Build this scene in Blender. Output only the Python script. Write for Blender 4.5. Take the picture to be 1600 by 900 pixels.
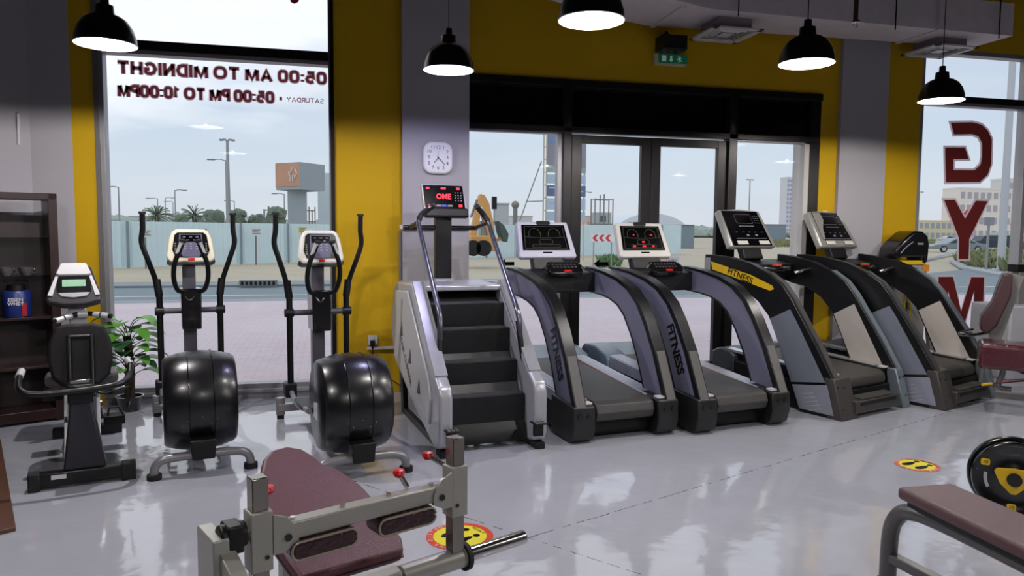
import bpy, bmesh, math, random
from mathutils import Vector, Matrix, Euler
random.seed(7)
for _o in list(bpy.data.objects): bpy.data.objects.remove(_o)
SC = bpy.context.scene
COL = SC.collection
R = math.radians
PI = math.pi

# ---------------------------------------------------------------- camera
F = 1155.0; EYE = 1.5
_down = Vector((-123, 15200, F)).normalized()
_dx = -282.0
_yc = Vector((_dx, -(_dx*-123 + F*F)/15200, F)).normalized()
_zc = -_down
_xc = _yc.cross(_zc)
def ray(px, py):
    c = Vector((px-800, py-450, F))
    return Vector((_xc.dot(c), _yc.dot(c), _zc.dot(c)))
def at(px, py, Y):                       # point on the vertical plane at distance Y
    d = ray(px, py); t = Y/d.y
    return Vector((d.x*t, d.y*t, EYE + d.z*t))
def gp(px, py, z=0.0):                   # point on the horizontal plane z
    d = ray(px, py); t = (z-EYE)/d.z
    return Vector((d.x*t, d.y*t, z))
camd = bpy.data.cameras.new('camera'); cam = bpy.data.objects.new('camera', camd); COL.objects.link(cam)
camd.sensor_width = 36; camd.lens = 36*F/1600; camd.clip_end = 3000
rt = Vector((_xc.x, _yc.x, _zc.x)); dn = Vector((_xc.y, _yc.y, _zc.y)); fw = Vector((_xc.z, _yc.z, _zc.z))
mw = Matrix((rt, -dn, -fw)).transposed().to_4x4(); mw.translation = Vector((0, 0, EYE))
cam.matrix_world = mw
SC.camera = cam

# ---------------------------------------------------------------- world and exposure
SC.view_settings.view_transform = 'Standard'
SC.view_settings.look = 'None'
SC.view_settings.exposure = 0.0
SC.view_settings.gamma = 1.0
SC.view_settings.use_curve_mapping = False
W = bpy.data.worlds.new('overcast_sky'); SC.world = W; W.use_nodes = True
nt = W.node_tree; N = nt.nodes; L = nt.links; N.clear()
def nn(t, **k):
    n = N.new(t)
    for a, b in k.items(): setattr(n, a, b)
    return n
tc = nn('ShaderNodeTexCoord'); sep = nn('ShaderNodeSeparateXYZ'); L.new(tc.outputs['Generated'], sep.inputs[0])
ramp = nn('ShaderNodeValToRGB'); e = ramp.color_ramp
def ramp_set(e, stops):
    while len(e.elements) < len(stops): e.elements.new(.5)
    for el, (p, c) in zip(e.elements, stops): el.position = p; el.color = (*c, 1)
ramp_set(e, [(0.0, (.77, .79, .84)), (.06, (.74, .82, .90)), (.14, (.68, .79, .92)), (.22, (.66, .76, .90)), (.5, (.85, .92, 1.0)), (1, (.9, .95, 1))])
L.new(sep.outputs['Z'], ramp.inputs[0])
# brighter cloud bank high up on the left side of the sky
mp = nn('ShaderNodeMapping'); mp.inputs['Scale'].default_value = (3, 3, 16); L.new(tc.outputs['Generated'], mp.inputs[0])
nz = nn('ShaderNodeTexNoise'); nz.inputs['Scale'].default_value = 1.6; nz.inputs['Detail'].default_value = 6; L.new(mp.outputs[0], nz.inputs[0])
cr = nn('ShaderNodeMapRange'); cr.inputs[1].default_value = .45; cr.inputs[2].default_value = .7; L.new(nz.outputs[0], cr.inputs[0])
m1 = nn('ShaderNodeMath', operation='MULTIPLY_ADD'); m1.inputs[1].default_value = -.35; m1.inputs[2].default_value = 0
L.new(sep.outputs['X'], m1.inputs[0])
m2 = nn('ShaderNodeMath', operation='ADD'); L.new(m1.outputs[0], m2.inputs[0]); L.new(sep.outputs['Z'], m2.inputs[1])
m2b = nn('ShaderNodeMath', operation='MULTIPLY_ADD'); m2b.inputs[1].default_value = .05; L.new(cr.outputs[0], m2b.inputs[0]); L.new(m2.outputs[0], m2b.inputs[2])
br = nn('ShaderNodeMapRange'); br.inputs[1].default_value = .19; br.inputs[2].default_value = .27; br.inputs[3].default_value = 0; br.inputs[4].default_value = 1
L.new(m2b.outputs[0], br.inputs[0])
mix = nn('ShaderNodeMix', data_type='RGBA'); L.new(br.outputs[0], mix.inputs[0]); L.new(ramp.outputs[0], mix.inputs[6]); mix.inputs[7].default_value = (1.12, 1.15, 1.2, 1)
mix2 = nn('ShaderNodeMix', data_type='RGBA'); m3 = nn('ShaderNodeMath', operation='MULTIPLY'); m3.inputs[1].default_value = .25
L.new(cr.outputs[0], m3.inputs[0]); L.new(m3.outputs[0], mix2.inputs[0]); L.new(mix.outputs[2], mix2.inputs[6]); mix2.inputs[7].default_value = (.88, .91, .95, 1)
bg = nn('ShaderNodeBackground'); bg.inputs[1].default_value = 1.0; L.new(mix2.outputs[2], bg.inputs[0])
wo = nn('ShaderNodeOutputWorld'); L.new(bg.outputs[0], wo.inputs[0])

LAMP_W = 84.0      # watts of each pendant bulb
LAMPS = [  # x, y, rim height, watts factor, colour
    (-1.33, 5.08, 2.62, 1.35, (1.0, .95, .93)), (.806, 5.22, 2.62, .42, (.62, .60, 1.0)),
    (1.353, 3.813, 2.62, .75, (1.0, .96, .93)), (3.056, 4.378, 2.62, 1.0, (1.0, .96, .92)),
    (4.967, 5.263, 2.62, .7, (1.0, .95, .88))]
LAMPS_BEHIND = [(-1.4, 2.2, 2.62), (3.6, 1.6, 2.62), (.9, -.6, 2.62), (6.9, 3.6, 2.62), (6.6, .4, 2.62)]

# ---------------------------------------------------------------- materials
def s2l(c):
    return tuple(((v/255)/12.92 if v/255 <= .04045 else ((v/255+.055)/1.055)**2.4) for v in c)
_M = {}
def mat(name, rgb, rough=.5, metal=0.0, var=.08, scale=12, bump=0.0, bscale=80, spec=.5, coat=0.0, emit=None, estr=0.0):
    if name in _M: return _M[name]
    m = bpy.data.materials.new(name); m.use_nodes = True; nt = m.node_tree; b = nt.nodes['Principled BSDF']
    c = s2l(rgb)
    b.inputs['Roughness'].default_value = rough; b.inputs['Metallic'].default_value = metal
    b.inputs['Specular IOR Level'].default_value = spec; b.inputs['Coat Weight'].default_value = coat
    t = nt.nodes.new('ShaderNodeTexCoord'); n = nt.nodes.new('ShaderNodeTexNoise'); n.inputs['Scale'].default_value = scale; n.inputs['Detail'].default_value = 4
    nt.links.new(t.outputs['Object'], n.inputs[0])
    x = nt.nodes.new('ShaderNodeMix'); x.data_type = 'RGBA'
    x.inputs[6].default_value = (*[v*(1-var) for v in c], 1); x.inputs[7].default_value = (*[min(1, v*(1+var)) for v in c], 1)
    nt.links.new(n.outputs[0], x.inputs[0]); nt.links.new(x.outputs[2], b.inputs['Base Color'])
    if bump:
        n2 = nt.nodes.new('ShaderNodeTexNoise'); n2.inputs['Scale'].default_value = bscale; n2.inputs['Detail'].default_value = 3
        nt.links.new(t.outputs['Object'], n2.inputs[0])
        bp = nt.nodes.new('ShaderNodeBump'); bp.inputs['Strength'].default_value = bump; bp.inputs['Distance'].default_value = .01
        nt.links.new(n2.outputs[0], bp.inputs['Height']); nt.links.new(bp.outputs[0], b.inputs['Normal'])
    if emit:
        b.inputs['Emission Color'].default_value = (*s2l(emit), 1); b.inputs['Emission Strength'].default_value = estr
    _M[name] = m; return m
def glassmat(name, tint=(1, 1, 1), refl=1.0):
    m = bpy.data.materials.new(name); m.use_nodes = True; nt = m.node_tree; nt.nodes.clear()
    tr = nt.nodes.new('ShaderNodeBsdfTransparent'); tr.inputs[0].default_value = (*tint, 1)
    gl = nt.nodes.new('ShaderNodeBsdfGlossy'); gl.inputs['Roughness'].default_value = .01
    fr = nt.nodes.new('ShaderNodeFresnel'); ge = nt.nodes.new('ShaderNodeNewGeometry'); io = nt.nodes.new('ShaderNodeMapRange')
    io.inputs[3].default_value = 1.45; io.inputs[4].default_value = 1/1.45      # same index seen from either face of the thin pane
    nt.links.new(ge.outputs['Backfacing'], io.inputs[0]); nt.links.new(io.outputs[0], fr.inputs[0])
    mu = nt.nodes.new('ShaderNodeMath'); mu.operation = 'MULTIPLY'; mu.inputs[1].default_value = refl
    mx = nt.nodes.new('ShaderNodeMixShader'); o = nt.nodes.new('ShaderNodeOutputMaterial')
    nt.links.new(fr.outputs[0], mu.inputs[0]); nt.links.new(mu.outputs[0], mx.inputs[0]); nt.links.new(tr.outputs[0], mx.inputs[1]); nt.links.new(gl.outputs[0], mx.inputs[2]); nt.links.new(mx.outputs[0], o.inputs[0])
    return m

# ---------------------------------------------------------------- mesh builder
class MB:
    def __init__(s): s.bm = bmesh.new()
    def _add(s, vs, fs):
        v = [s.bm.verts.new(p) for p in vs]
        for f in fs:
            try: s.bm.faces.new([v[i] for i in f])
            except ValueError: pass
        return v
    def box(s, c, d, rot=None):
        M = (rot.to_matrix() if isinstance(rot, Euler) else rot) if rot is not None else Matrix.Identity(3)
        c = Vector(c); vs = []
        for z in (-.5, .5):
            for x, y in ((-.5, -.5), (.5, -.5), (.5, .5), (-.5, .5)):
                vs.append(c + M @ Vector((x*d[0], y*d[1], z*d[2])))
        s._add(vs, [(3, 2, 1, 0), (4, 5, 6, 7), (0, 1, 5, 4), (1, 2, 6, 5), (2, 3, 7, 6), (3, 0, 4, 7)])
        return s
    def b2(s, x0, x1, y0, y1, z0, z1): return s.box(((x0+x1)/2, (y0+y1)/2, (z0+z1)/2), (abs(x1-x0), abs(y1-y0), abs(z1-z0)))
    def bar(s, p0, p1, w, h, up=(0, 0, 1)):
        p0 = Vector(p0); p1 = Vector(p1); d = (p1-p0); ln = d.length; d.normalize()
        u = Vector(up)
        if abs(d.dot(u)) > .98: u = Vector((0, 1, 0))
        sx = d.cross(u).normalized(); uz = sx.cross(d).normalized()
        M = Matrix((sx, d, uz)).transposed()
        return s.box((p0+p1)/2, (w, ln, h), M)
    def tube(s, pts, r, seg=12, rs=None, flat=None, cap=True):
        pts = [Vector(p) for p in pts]; n = len(pts); rings = []
        prev = None
        for i, p in enumerate(pts):
            d = (pts[min(i+1, n-1)]-pts[max(i-1, 0)]).normalized()
            if prev is None:
                a = Vector((0, 0, 1)) if abs(d.z) < .9 else Vector((1, 0, 0))
                u = d.cross(a).normalized()
            else:
                u = (prev - d*prev.dot(d)).normalized()
            prev = u; v = d.cross(u)
            rr = rs[i] if rs else r
            rings.append([s.bm.verts.new(p + u*math.cos(2*PI*k/seg)*rr + v*math.sin(2*PI*k/seg)*rr*(flat or 1)) for k in range(seg)])
        for a, b in zip(rings, rings[1:]):
            for k in range(seg): s.bm.faces.new([a[k], a[(k+1) % seg], b[(k+1) % seg], b[k]])
        if cap:
            s.bm.faces.new(rings[0][::-1]); s.bm.faces.new(rings[-1])
        return s
    def cyl(s, p0, p1, r, seg=20, r2=None): return s.tube([p0, p1], r, seg, rs=[r, r if r2 is None else r2])
    def prism(s, poly, axis, a0, a1, M=None):
        def P(u, v, a):
            p = {'x': (a, u, v), 'y': (u, a, v), 'z': (u, v, a)}[axis]; p = Vector(p)
            return M @ p if M is not None else p
        A = [s.bm.verts.new(P(u, v, a0)) for u, v in poly]; B = [s.bm.verts.new(P(u, v, a1)) for u, v in poly]
        n = len(poly)
        s.bm.faces.new(A); s.bm.faces.new(B[::-1])
        for i in range(n): s.bm.faces.new([A[i], B[i], B[(i+1) % n], A[(i+1) % n]])
        return s
    def loft(s, secs, cap=True):
        rings = [[s.bm.verts.new(Vector(p)) for p in q] for q in secs]; n = len(rings[0])
        for a, b in zip(rings, rings[1:]):
            for k in range(n): s.bm.faces.new([a[k], a[(k+1) % n], b[(k+1) % n], b[k]])
        if cap: s.bm.faces.new(rings[0][::-1]); s.bm.faces.new(rings[-1])
        return s
    def lathe(s, prof, o=(0, 0, 0), seg=32, M=None):
        o = Vector(o); rings = []
        for r, z in prof:
            ring = []
            for k in range(seg):
                p = Vector((r*math.cos(2*PI*k/seg), r*math.sin(2*PI*k/seg), z))
                ring.append(s.bm.verts.new(o + (M @ p if M is not None else p)))
            rings.append(ring)
        for a, b in zip(rings, rings[1:]):
            for k in range(seg): s.bm.faces.new([a[k], a[(k+1) % seg], b[(k+1) % seg], b[k]])
        return s
    def quad(s, *p): s._add(p, [tuple(range(len(p)))]); return s
    def ball(s, c, r, sc=(1, 1, 1), sub=2, jit=0):
        d = bmesh.ops.create_icosphere(s.bm, subdivisions=sub, radius=1)
        for v in d['verts']:
            k = r*(1+random.uniform(-jit, jit)); v.co = Vector(c) + Vector((v.co.x*sc[0]*k, v.co.y*sc[1]*k, v.co.z*sc[2]*k))
        return s
    def build(s, name, m, parent=None, bevel=0.0, smooth=40, seg=2, fix=True, **props):
        if fix: bmesh.ops.recalc_face_normals(s.bm, faces=s.bm.faces)
        me = bpy.data.meshes.new(name); s.bm.to_mesh(me); s.bm.free()
        if smooth:
            for p in me.polygons: p.use_smooth = True
            me.set_sharp_from_angle(angle=R(smooth))
        me.materials.append(m)
        o = bpy.data.objects.new(name, me); COL.objects.link(o)
        if parent is not None: o.parent = parent
        if bevel:
            b = o.modifiers.new('bevel', 'BEVEL'); b.width = bevel; b.segments = seg; b.limit_method = 'ANGLE'; b.angle_limit = R(35)
            b.harden_normals = False
        for k, v in props.items(): o[k] = v
        return o
def thing(name, label, cat, loc=(0, 0, 0), rz=0.0, group=None):
    o = bpy.data.objects.new(name, None); COL.objects.link(o); o.empty_display_size = .1
    o.location = loc; o.rotation_euler = (0, 0, rz); o['label'] = label; o['category'] = cat
    if group: o['group'] = group
    return o
def tag(o, label, cat, group=None, kind=None):
    o['label'] = label; o['category'] = cat
    if group: o['group'] = group
    if kind: o['kind'] = kind
    return o
def struct(o): o['kind'] = 'structure'; return o
def smooth_path(pts, n=6):
    pts = [Vector(p) for p in pts]; out = []
    for i in range(len(pts)-1):
        p0 = pts[max(i-1, 0)]; p1 = pts[i]; p2 = pts[i+1]; p3 = pts[min(i+2, len(pts)-1)]
        for k in range(n):
            t = k/n
            out.append(.5*((2*p1)+(-p0+p2)*t+(2*p0-5*p1+4*p2-p3)*t*t+(-p0+3*p1-3*p2+p3)*t**3))
    out.append(pts[-1]); return out
def rrect(w, h, r, n=5, cx=0, cy=0):
    out = []
    for sx, sy, a0 in ((1, 1, 0), (-1, 1, 90), (-1, -1, 180), (1, -1, 270)):
        for k in range(n+1):
            a = R(a0+90*k/n); out.append((cx+sx*(w/2-r)+r*math.cos(a), cy+sy*(h/2-r)+r*math.sin(a)))
    return out
def offset_poly(poly, d):
    area = sum(a[0]*b[1]-b[0]*a[1] for a, b in zip(poly, poly[1:]+poly[:1]))
    sg = 1 if area > 0 else -1; n = len(poly); out = []
    for i in range(n):
        a = Vector(poly[i-1]); b = Vector(poly[i]); c = Vector(poly[(i+1) % n])
        d1 = (b-a).normalized(); d2 = (c-b).normalized()
        n1 = Vector((d1.y, -d1.x))*sg; n2 = Vector((d2.y, -d2.x))*sg
        k = (n1+n2); k = k/max(.5, k.dot(n1)) if k.length > 1e-6 else n1
        out.append(tuple(b+k*d))
    return out
def text(name, s, size, m, M, parent=None, ext=.001, off=0.0, sx=1.0, align='CENTER', shear=0.0):
    cu = bpy.data.curves.new(name, 'FONT'); cu.body = s; cu.size = size; cu.extrude = ext; cu.offset = off
    cu.align_x = align; cu.align_y = 'CENTER'; cu.shear = shear; cu.resolution_u = 3
    t = bpy.data.objects.new('tmp', cu); COL.objects.link(t)
    bpy.context.view_layer.update()
    me = bpy.data.meshes.new_from_object(t.evaluated_get(bpy.context.evaluated_depsgraph_get()))
    bpy.data.objects.remove(t); bpy.data.curves.remove(cu)
    me.transform(M @ Matrix.Diagonal((sx, 1, 1, 1))); me.materials.clear(); me.materials.append(m); me.name = name
    o = bpy.data.objects.new(name, me); COL.objects.link(o)
    if parent is not None: o.parent = parent
    return o
def frame(o, x, y):       # 4x4 from origin and the text's right and up directions
    x = Vector(x).normalized(); y = Vector(y); y = (y-x*y.dot(x)).normalized(); z = x.cross(y)
    M = Matrix((x, y, z)).transposed().to_4x4(); M.translation = Vector(o); return M

black = mat('black_plastic', (11, 11, 13), .45, spec=.35, var=.15)
black_m = mat('black_painted_metal', (9, 9, 11), .36, spec=.4, var=.1)
black_gloss = mat('black_gloss_plastic', (8, 8, 11), .22, coat=.4)
rubber = mat('black_rubber', (12, 12, 13), .75, bump=.2)
chrome = mat('chrome', (200, 198, 195), .14, 1.0, var=.05)
steel = mat('grey_powdercoat', (128, 126, 124), .38, .3, var=.05)
silver = mat('silver_paint', (180, 180, 188), .3, .35, var=.04)
white_p = mat('white_plastic', (205, 203, 205), .35, var=.03)
cream_p = mat('cream_plastic', (222, 214, 190), .35, var=.03)
lav = mat('lavender_grey_panel', (120, 120, 138), .4, .2, var=.04)
maroon = mat('maroon_vinyl', (88, 46, 54), .42, var=.12, scale=40, bump=.25, bscale=260)
sens = mat('bright_sensor_metal', (196, 196, 198), .3, .25)
red_p = mat('red_plastic', (190, 20, 22), .3)
screen = mat('black_screen', (6, 6, 8), .15)
led_red = mat('red_led', (255, 40, 60), .5, emit=(255, 20, 40), estr=1.6)
printm = mat('grey_print', (120, 120, 124), .5)
tread = mat('black_ribbed_tread', (62, 60, 64), .6, bump=.6, bscale=200)

# ================================================================ SETTING
YW = 6.866
wall_y = mat('yellow_wall_paint', (190, 152, 10), .7, spec=.25, var=.05, scale=3, bump=.1, bscale=60)
wall_g = mat('grey_wall_paint', (165, 162, 168), .7, spec=.25, var=.03, scale=3, bump=.1, bscale=60)
wall_d = mat('room_wall_paint', (128, 126, 128), .7)
fr_d = mat('dark_bronze_frame', (32, 29, 30), .35, .5)
fr_l = mat('pale_aluminium', (150, 148, 150), .4, .5)
glass = glassmat('window_glass', (.97, .98, .99), 1.0)

# floor: glossy grey epoxy with three hairline joints
def floor_mat():
    m = bpy.data.materials.new('grey_epoxy_floor'); m.use_nodes = True; nt = m.node_tree; b = nt.nodes['Principled BSDF']; Lk = nt.links
    def nd(t, **k):
        n = nt.nodes.new(t)
        for a, c in k.items(): setattr(n, a, c)
        return n
    geo = nd('ShaderNodeNewGeometry'); sp = nd('ShaderNodeSeparateXYZ'); Lk.new(geo.outputs['Position'], sp.inputs[0])
    n1 = nd('ShaderNodeTexNoise'); n1.inputs['Scale'].default_value = .9; n1.inputs['Detail'].default_value = 5; Lk.new(geo.outputs['Position'], n1.inputs[0])
    mx = nd('ShaderNodeMix', data_type='RGBA'); Lk.new(n1.outputs[0], mx.inputs[0])
    mx.inputs[6].default_value = (*s2l((164, 166, 177)), 1); mx.inputs[7].default_value = (*s2l((184, 186, 195)), 1)
    nw = nd('ShaderNodeTexNoise'); nw.inputs['Scale'].default_value = 14; nw.inputs['Detail'].default_value = 4; Lk.new(geo.outputs['Position'], nw.inputs[0])
    prev = None
    for (x0, y0), (x1, y1) in (((.924, 3.413), (2.734, 4.163)), ((.2, 4.33), (1.326, 2.905))):
        d = Vector((x1-x0, y1-y0)).normalized(); nx, ny = -d.y, d.x; c = -(nx*x0+ny*y0)
        a = nd('ShaderNodeMath', operation='MULTIPLY'); a.inputs[1].default_value = nx; Lk.new(sp.outputs[0], a.inputs[0])
        a2 = nd('ShaderNodeMath', operation='MULTIPLY_ADD'); a2.inputs[1].default_value = ny; Lk.new(sp.outputs[1], a2.inputs[0]); Lk.new(a.outputs[0], a2.inputs[2])
        a3 = nd('ShaderNodeMath', operation='ADD'); a3.inputs[1].default_value = c; Lk.new(a2.outputs[0], a3.inputs[0])
        w = nd('ShaderNodeMath', operation='MULTIPLY_ADD'); w.inputs[1].default_value = .03; Lk.new(nw.outputs[0], w.inputs[0]); w.inputs[2].default_value = -.015
        a4 = nd('ShaderNodeMath', operation='ADD'); Lk.new(a3.outputs[0], a4.inputs[0]); Lk.new(w.outputs[0], a4.inputs[1])
        # repeats on a 4 m grid of screed bays
        pp = nd('ShaderNodeMath', operation='PINGPONG'); pp.inputs[1].default_value = 2.6; Lk.new(a4.outputs[0], pp.inputs[0])
        lt = nd('ShaderNodeMath', operation='LESS_THAN'); lt.inputs[1].default_value = .0028; Lk.new(pp.outputs[0], lt.inputs[0])
        if prev is None: prev = lt
        else:
            q = nd('ShaderNodeMath', operation='MAXIMUM'); Lk.new(prev.outputs[0], q.inputs[0]); Lk.new(lt.outputs[0], q.inputs[1]); prev = q
    br_ = nd('ShaderNodeMath', operation='GREATER_THAN'); br_.inputs[1].default_value = .47; Lk.new(nw.outputs[0], br_.inputs[0])
    pm = nd('ShaderNodeMath', operation='MULTIPLY'); Lk.new(prev.outputs[0], pm.inputs[0]); Lk.new(br_.outputs[0], pm.inputs[1])
    mj = nd('ShaderNodeMix', data_type='RGBA'); Lk.new(pm.outputs[0], mj.inputs[0]); Lk.new(mx.outputs[2], mj.inputs[6]); mj.inputs[7].default_value = (.07, .065, .06, 1)
    Lk.new(mj.outputs[2], b.inputs['Base Color'])
    b.inputs['Roughness'].default_value = .09; b.inputs['Specular IOR Level'].default_value = .55; b.inputs['Coat Weight'].default_value = .35; b.inputs['Coat Roughness'].default_value = .05
    n3 = nd('ShaderNodeTexNoise'); n3.inputs['Scale'].default_value = 3.2; n3.inputs['Detail'].default_value = 3; Lk.new(geo.outputs['Position'], n3.inputs[0])
    bp = nd('ShaderNodeBump'); bp.inputs['Strength'].default_value = .25; bp.inputs['Distance'].default_value = .02; Lk.new(n3.outputs[0], bp.inputs['Height'])
    Lk.new(bp.outputs[0], b.inputs['Normal']); Lk.new(bp.outputs[0], b.inputs['Coat Normal'])
    return m
XL, XR, YB, ZC = -5.2, 11.5, -7.0, 4.35
struct(MB().b2(XL, XR, YB, YW+.16, -.2, 0).build('floor', floor_mat()))
struct(MB().b2(XL-.1, XR+.1, YB-.1, YW+.3, ZC, ZC+.15).build('ceiling', mat('black_ceiling_paint', (22, 20, 22), .8)))
struct(MB().b2(XR, XR+.12, YB, YW+.3, 0, ZC).build('wall_right', wall_d))
struct(MB().b2(XL-.1, XR+.1, YB-.1, YB, 0, ZC).build('wall_rear', wall_d))
struct(MB().b2(XL-.12, XL, YB, YW+.3, 0, ZC).build('wall_outer_left', wall_d))
# the wall behind the display shelf runs off at an angle from the corner at x=-2.38
ca, sa = math.cos(R(27)), math.sin(R(27))
c0 = Vector((-2.38, YW, 0)); c1 = c0 + Vector((-ca, -sa, 0))*3.2
n_ = Vector((-sa, ca, 0))*.12
struct(MB().prism([(c0.x, c0.y), (c1.x, c1.y), (c1.x+n_.x, c1.y+n_.y), (c0.x+n_.x, c0.y+n_.y+.1)], 'z', 0, ZC).build('wall_left', wall_g))
TB = .26   # wall thickness to the outside
def wseg(x0, x1, z0, z1, m, name, y0=YW): return struct(MB().b2(x0, x1, y0, YW+TB, z0, z1).build(name, m))
wseg(-2.5, -2.073, 0, ZC, wall_g, 'wall_back')
wseg(-2.073, -1.885, 0, ZC, wall_y, 'wall_back_yellow')
wseg(.035, .64, 0, ZC, wall_y, 'wall_back_yellow_pier')
wseg(.627, 1.238, 0, ZC, wall_g, 'wall_back_column', YW-.09)
wseg(1.238, 4.99, 2.955, ZC, wall_y, 'wall_back_header')
wseg(4.99, 5.21, 0, ZC, wall_y, 'wall_back_yellow_strip')
wseg(5.195, 5.765, 0, ZC, wall_g, 'wall_back_grey_column', YW-.05)
wseg(5.78, 6.225, 0, ZC, wall_y, 'wall_back_yellow_end')
wseg(6.225, XR, 3.52, ZC, wall_y, 'wall_back_right_header')
wseg(6.225, XR, 0, .1, wall_g, 'wall_back_right_sill')
wseg(-1.885, .035, 0, .085, wall_g, 'wall_back_left_sill')
wseg(-1.885, .035, 4.1, ZC, wall_y, 'wall_back_left_header')
struct(MB().b2(5.765, 5.78, YW+.02, YW+TB, 0, ZC).build('dark_gap_1', black_m))  # black strip stands in for the dark gap beside the grey column
YG = YW+.07
def window(name, x0, x1, z0, z1, bars, mulls=()):
    t = bpy.data.objects.new(name, None); COL.objects.link(t); t['kind'] = 'structure'
    f = MB(); w = .045
    f.b2(x0, x0+w, YW+.005, YG+.06, z0, z1); f.b2(x1-w, x1, YW+.005, YG+.06, z0, z1)
    f.b2(x0, x1, YW+.005, YG+.06, z0, z0+w); f.b2(x0, x1, YW+.005, YG+.06, z1-w, z1)
    f.build('window_frame', fr_l, t, .004)
    for a, b in bars:
        MB().b2(x0+w, x1-w, YW-.03, YG+.05, a, b).build('transom_bar', fr_d, t, .004)
        MB().b2(x0+w, x1-w, YW-.01, YG+.04, a-.03, a).build('transom_lip', fr_l, t)
    for a, b in mulls: MB().b2(a, b, YW-.0, YG+.06, z0, z1).build('mullion', fr_l, t, .004)
    MB().b2(x0+w/2, x1-w/2, YG+.0, YG+.008, z0+w/2, z1-w/2).build('window_pane', glass, t, smooth=0)
    return t
w1 = window('window_1', -1.875, .03, .085, 4.1, [(2.985, 3.065)])
# dark inner frame leg at the right of the left window, pale reveal at the left
MB().b2(.0, .034, YW-.02, YG, .085, 4.1).build('frame_leg', fr_d, w1)
MB().b2(-1.9, -1.865, YW-.015, YG, .085, 4.1).build('frame_leg', mat('dark_reveal', (96, 92, 92), .5), w1)
MB().b2(-1.89, .03, YW-.05, YW+.04, .06, .09).build('window_sill', fr_l, w1, .004)
w2 = window('window_2', 6.225, 10.9, .1, 3.52, [(2.95, 3.02)], [(7.655, 7.71), (9.2, 9.26)])

# entrance: dark glazed screen with a pair of doors
ent = bpy.data.objects.new('door_1', None); COL.objects.link(ent); ent['kind'] = 'structure'
def dbar(x0, x1, z0, z1, nm='screen_frame', m=fr_d, y0=YW-.03, y1=YW+.09): return MB().b2(x0, x1, y0, y1, z0, z1).build(nm, m, ent, .004)
dbar(1.238, 4.99, 2.885, 2.955); dbar(1.238, 4.93, 2.455, 2.51)
dbar(2.165, 2.25, 0, 2.9); dbar(3.92, 4.015, 0, 2.9); dbar(4.868, 4.99, 0, 2.95, y0=YW-.005)
dbar(1.238, 2.17, .0, .09); dbar(4.01, 4.87, 0, .09)
MB().b2(2.118, 2.165, YW+.0, YW+.085, .09, 2.455).build('pane_bead', fr_l, ent)
MB().b2(1.24, 2.165, YW+.0, YW+.085, 2.44, 2.456).build('pane_bead', fr_l, ent)
MB().b2(4.01, 4.87, YW+.0, YW+.085, 2.44, 2.456).build('pane_bead', fr_l, ent)
MB().b2(4.812, 4.869, YW+.0, YW+.2, .05, 2.456).build('pane_bead', mat('pale_reveal', (190, 186, 182), .5), ent)
dk = mat('opaque_black_glass', (7, 7, 11), .05, spec=.6)
for a, b in ((1.24, 2.17), (2.25, 3.93), (4.01, 4.87)):
    MB().b2(a, b, YW+.05, YW+.06, 2.5, 2.9).build('transom_panel', dk, ent, smooth=0)
for a, b in ((1.238, 2.13), (4.0, 4.83)):
    MB().b2(a, b, YG, YG+.008, .05, 2.46).build('side_pane', glass, ent, smooth=0)
def leaf(x0, x1, n, hx):
    t = bpy.data.objects.new(n, None); COL.objects.link(t); t['kind'] = 'structure'
    f = MB(); y0, y1 = YW+.0, YW+.06
    f.b2(x0, x0+.1, y0, y1, .03, 2.44); f.b2(x1-.1, x1, y0, y1, .03, 2.44); f.b2(x0+.1, x1-.1, y0, y1, 2.36, 2.44); f.b2(x0+.1, x1-.1, y0, y1, .03, .18)
    f.build('leaf_frame', fr_d, t, .003)
    MB().b2(x0+.09, x1-.09, YW+.028, YW+.036, .17, 2.37).build('leaf_pane', glass, t, smooth=0)
    MB().tube([(hx, YW, .75), (hx, YW-.06, .78), (hx, YW-.06, 1.32), (hx, YW, 1.35)], .014).build('pull_handle', fr_l, t)
leaf(2.26, 3.083, 'door_2', 3.04); leaf(3.087, 3.915, 'door_3', 3.13)

# trunking and pipes on the walls
tag(MB().b2(.304, .64, YW-.035, YW-.001, .41, .435).build('wall_trunking', white_p, None, .003), 'short white cable trunk on the yellow wall below the socket', 'cable trunk')
tag(MB().b2(.60, 1.24, YW-.125, YW-.091, 1.515, 1.555).build('wall_rail', white_p, None, .003), 'white rail running across the lavender grey column', 'rail')
tag(MB().b2(.6, .625, YW-.03, YW-.001, .0, 1.5).build('wall_pipe', mat('grey_conduit', (120, 118, 112), .5), None, .005), 'thin grey upright conduit beside the lavender grey column', 'conduit')

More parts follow.
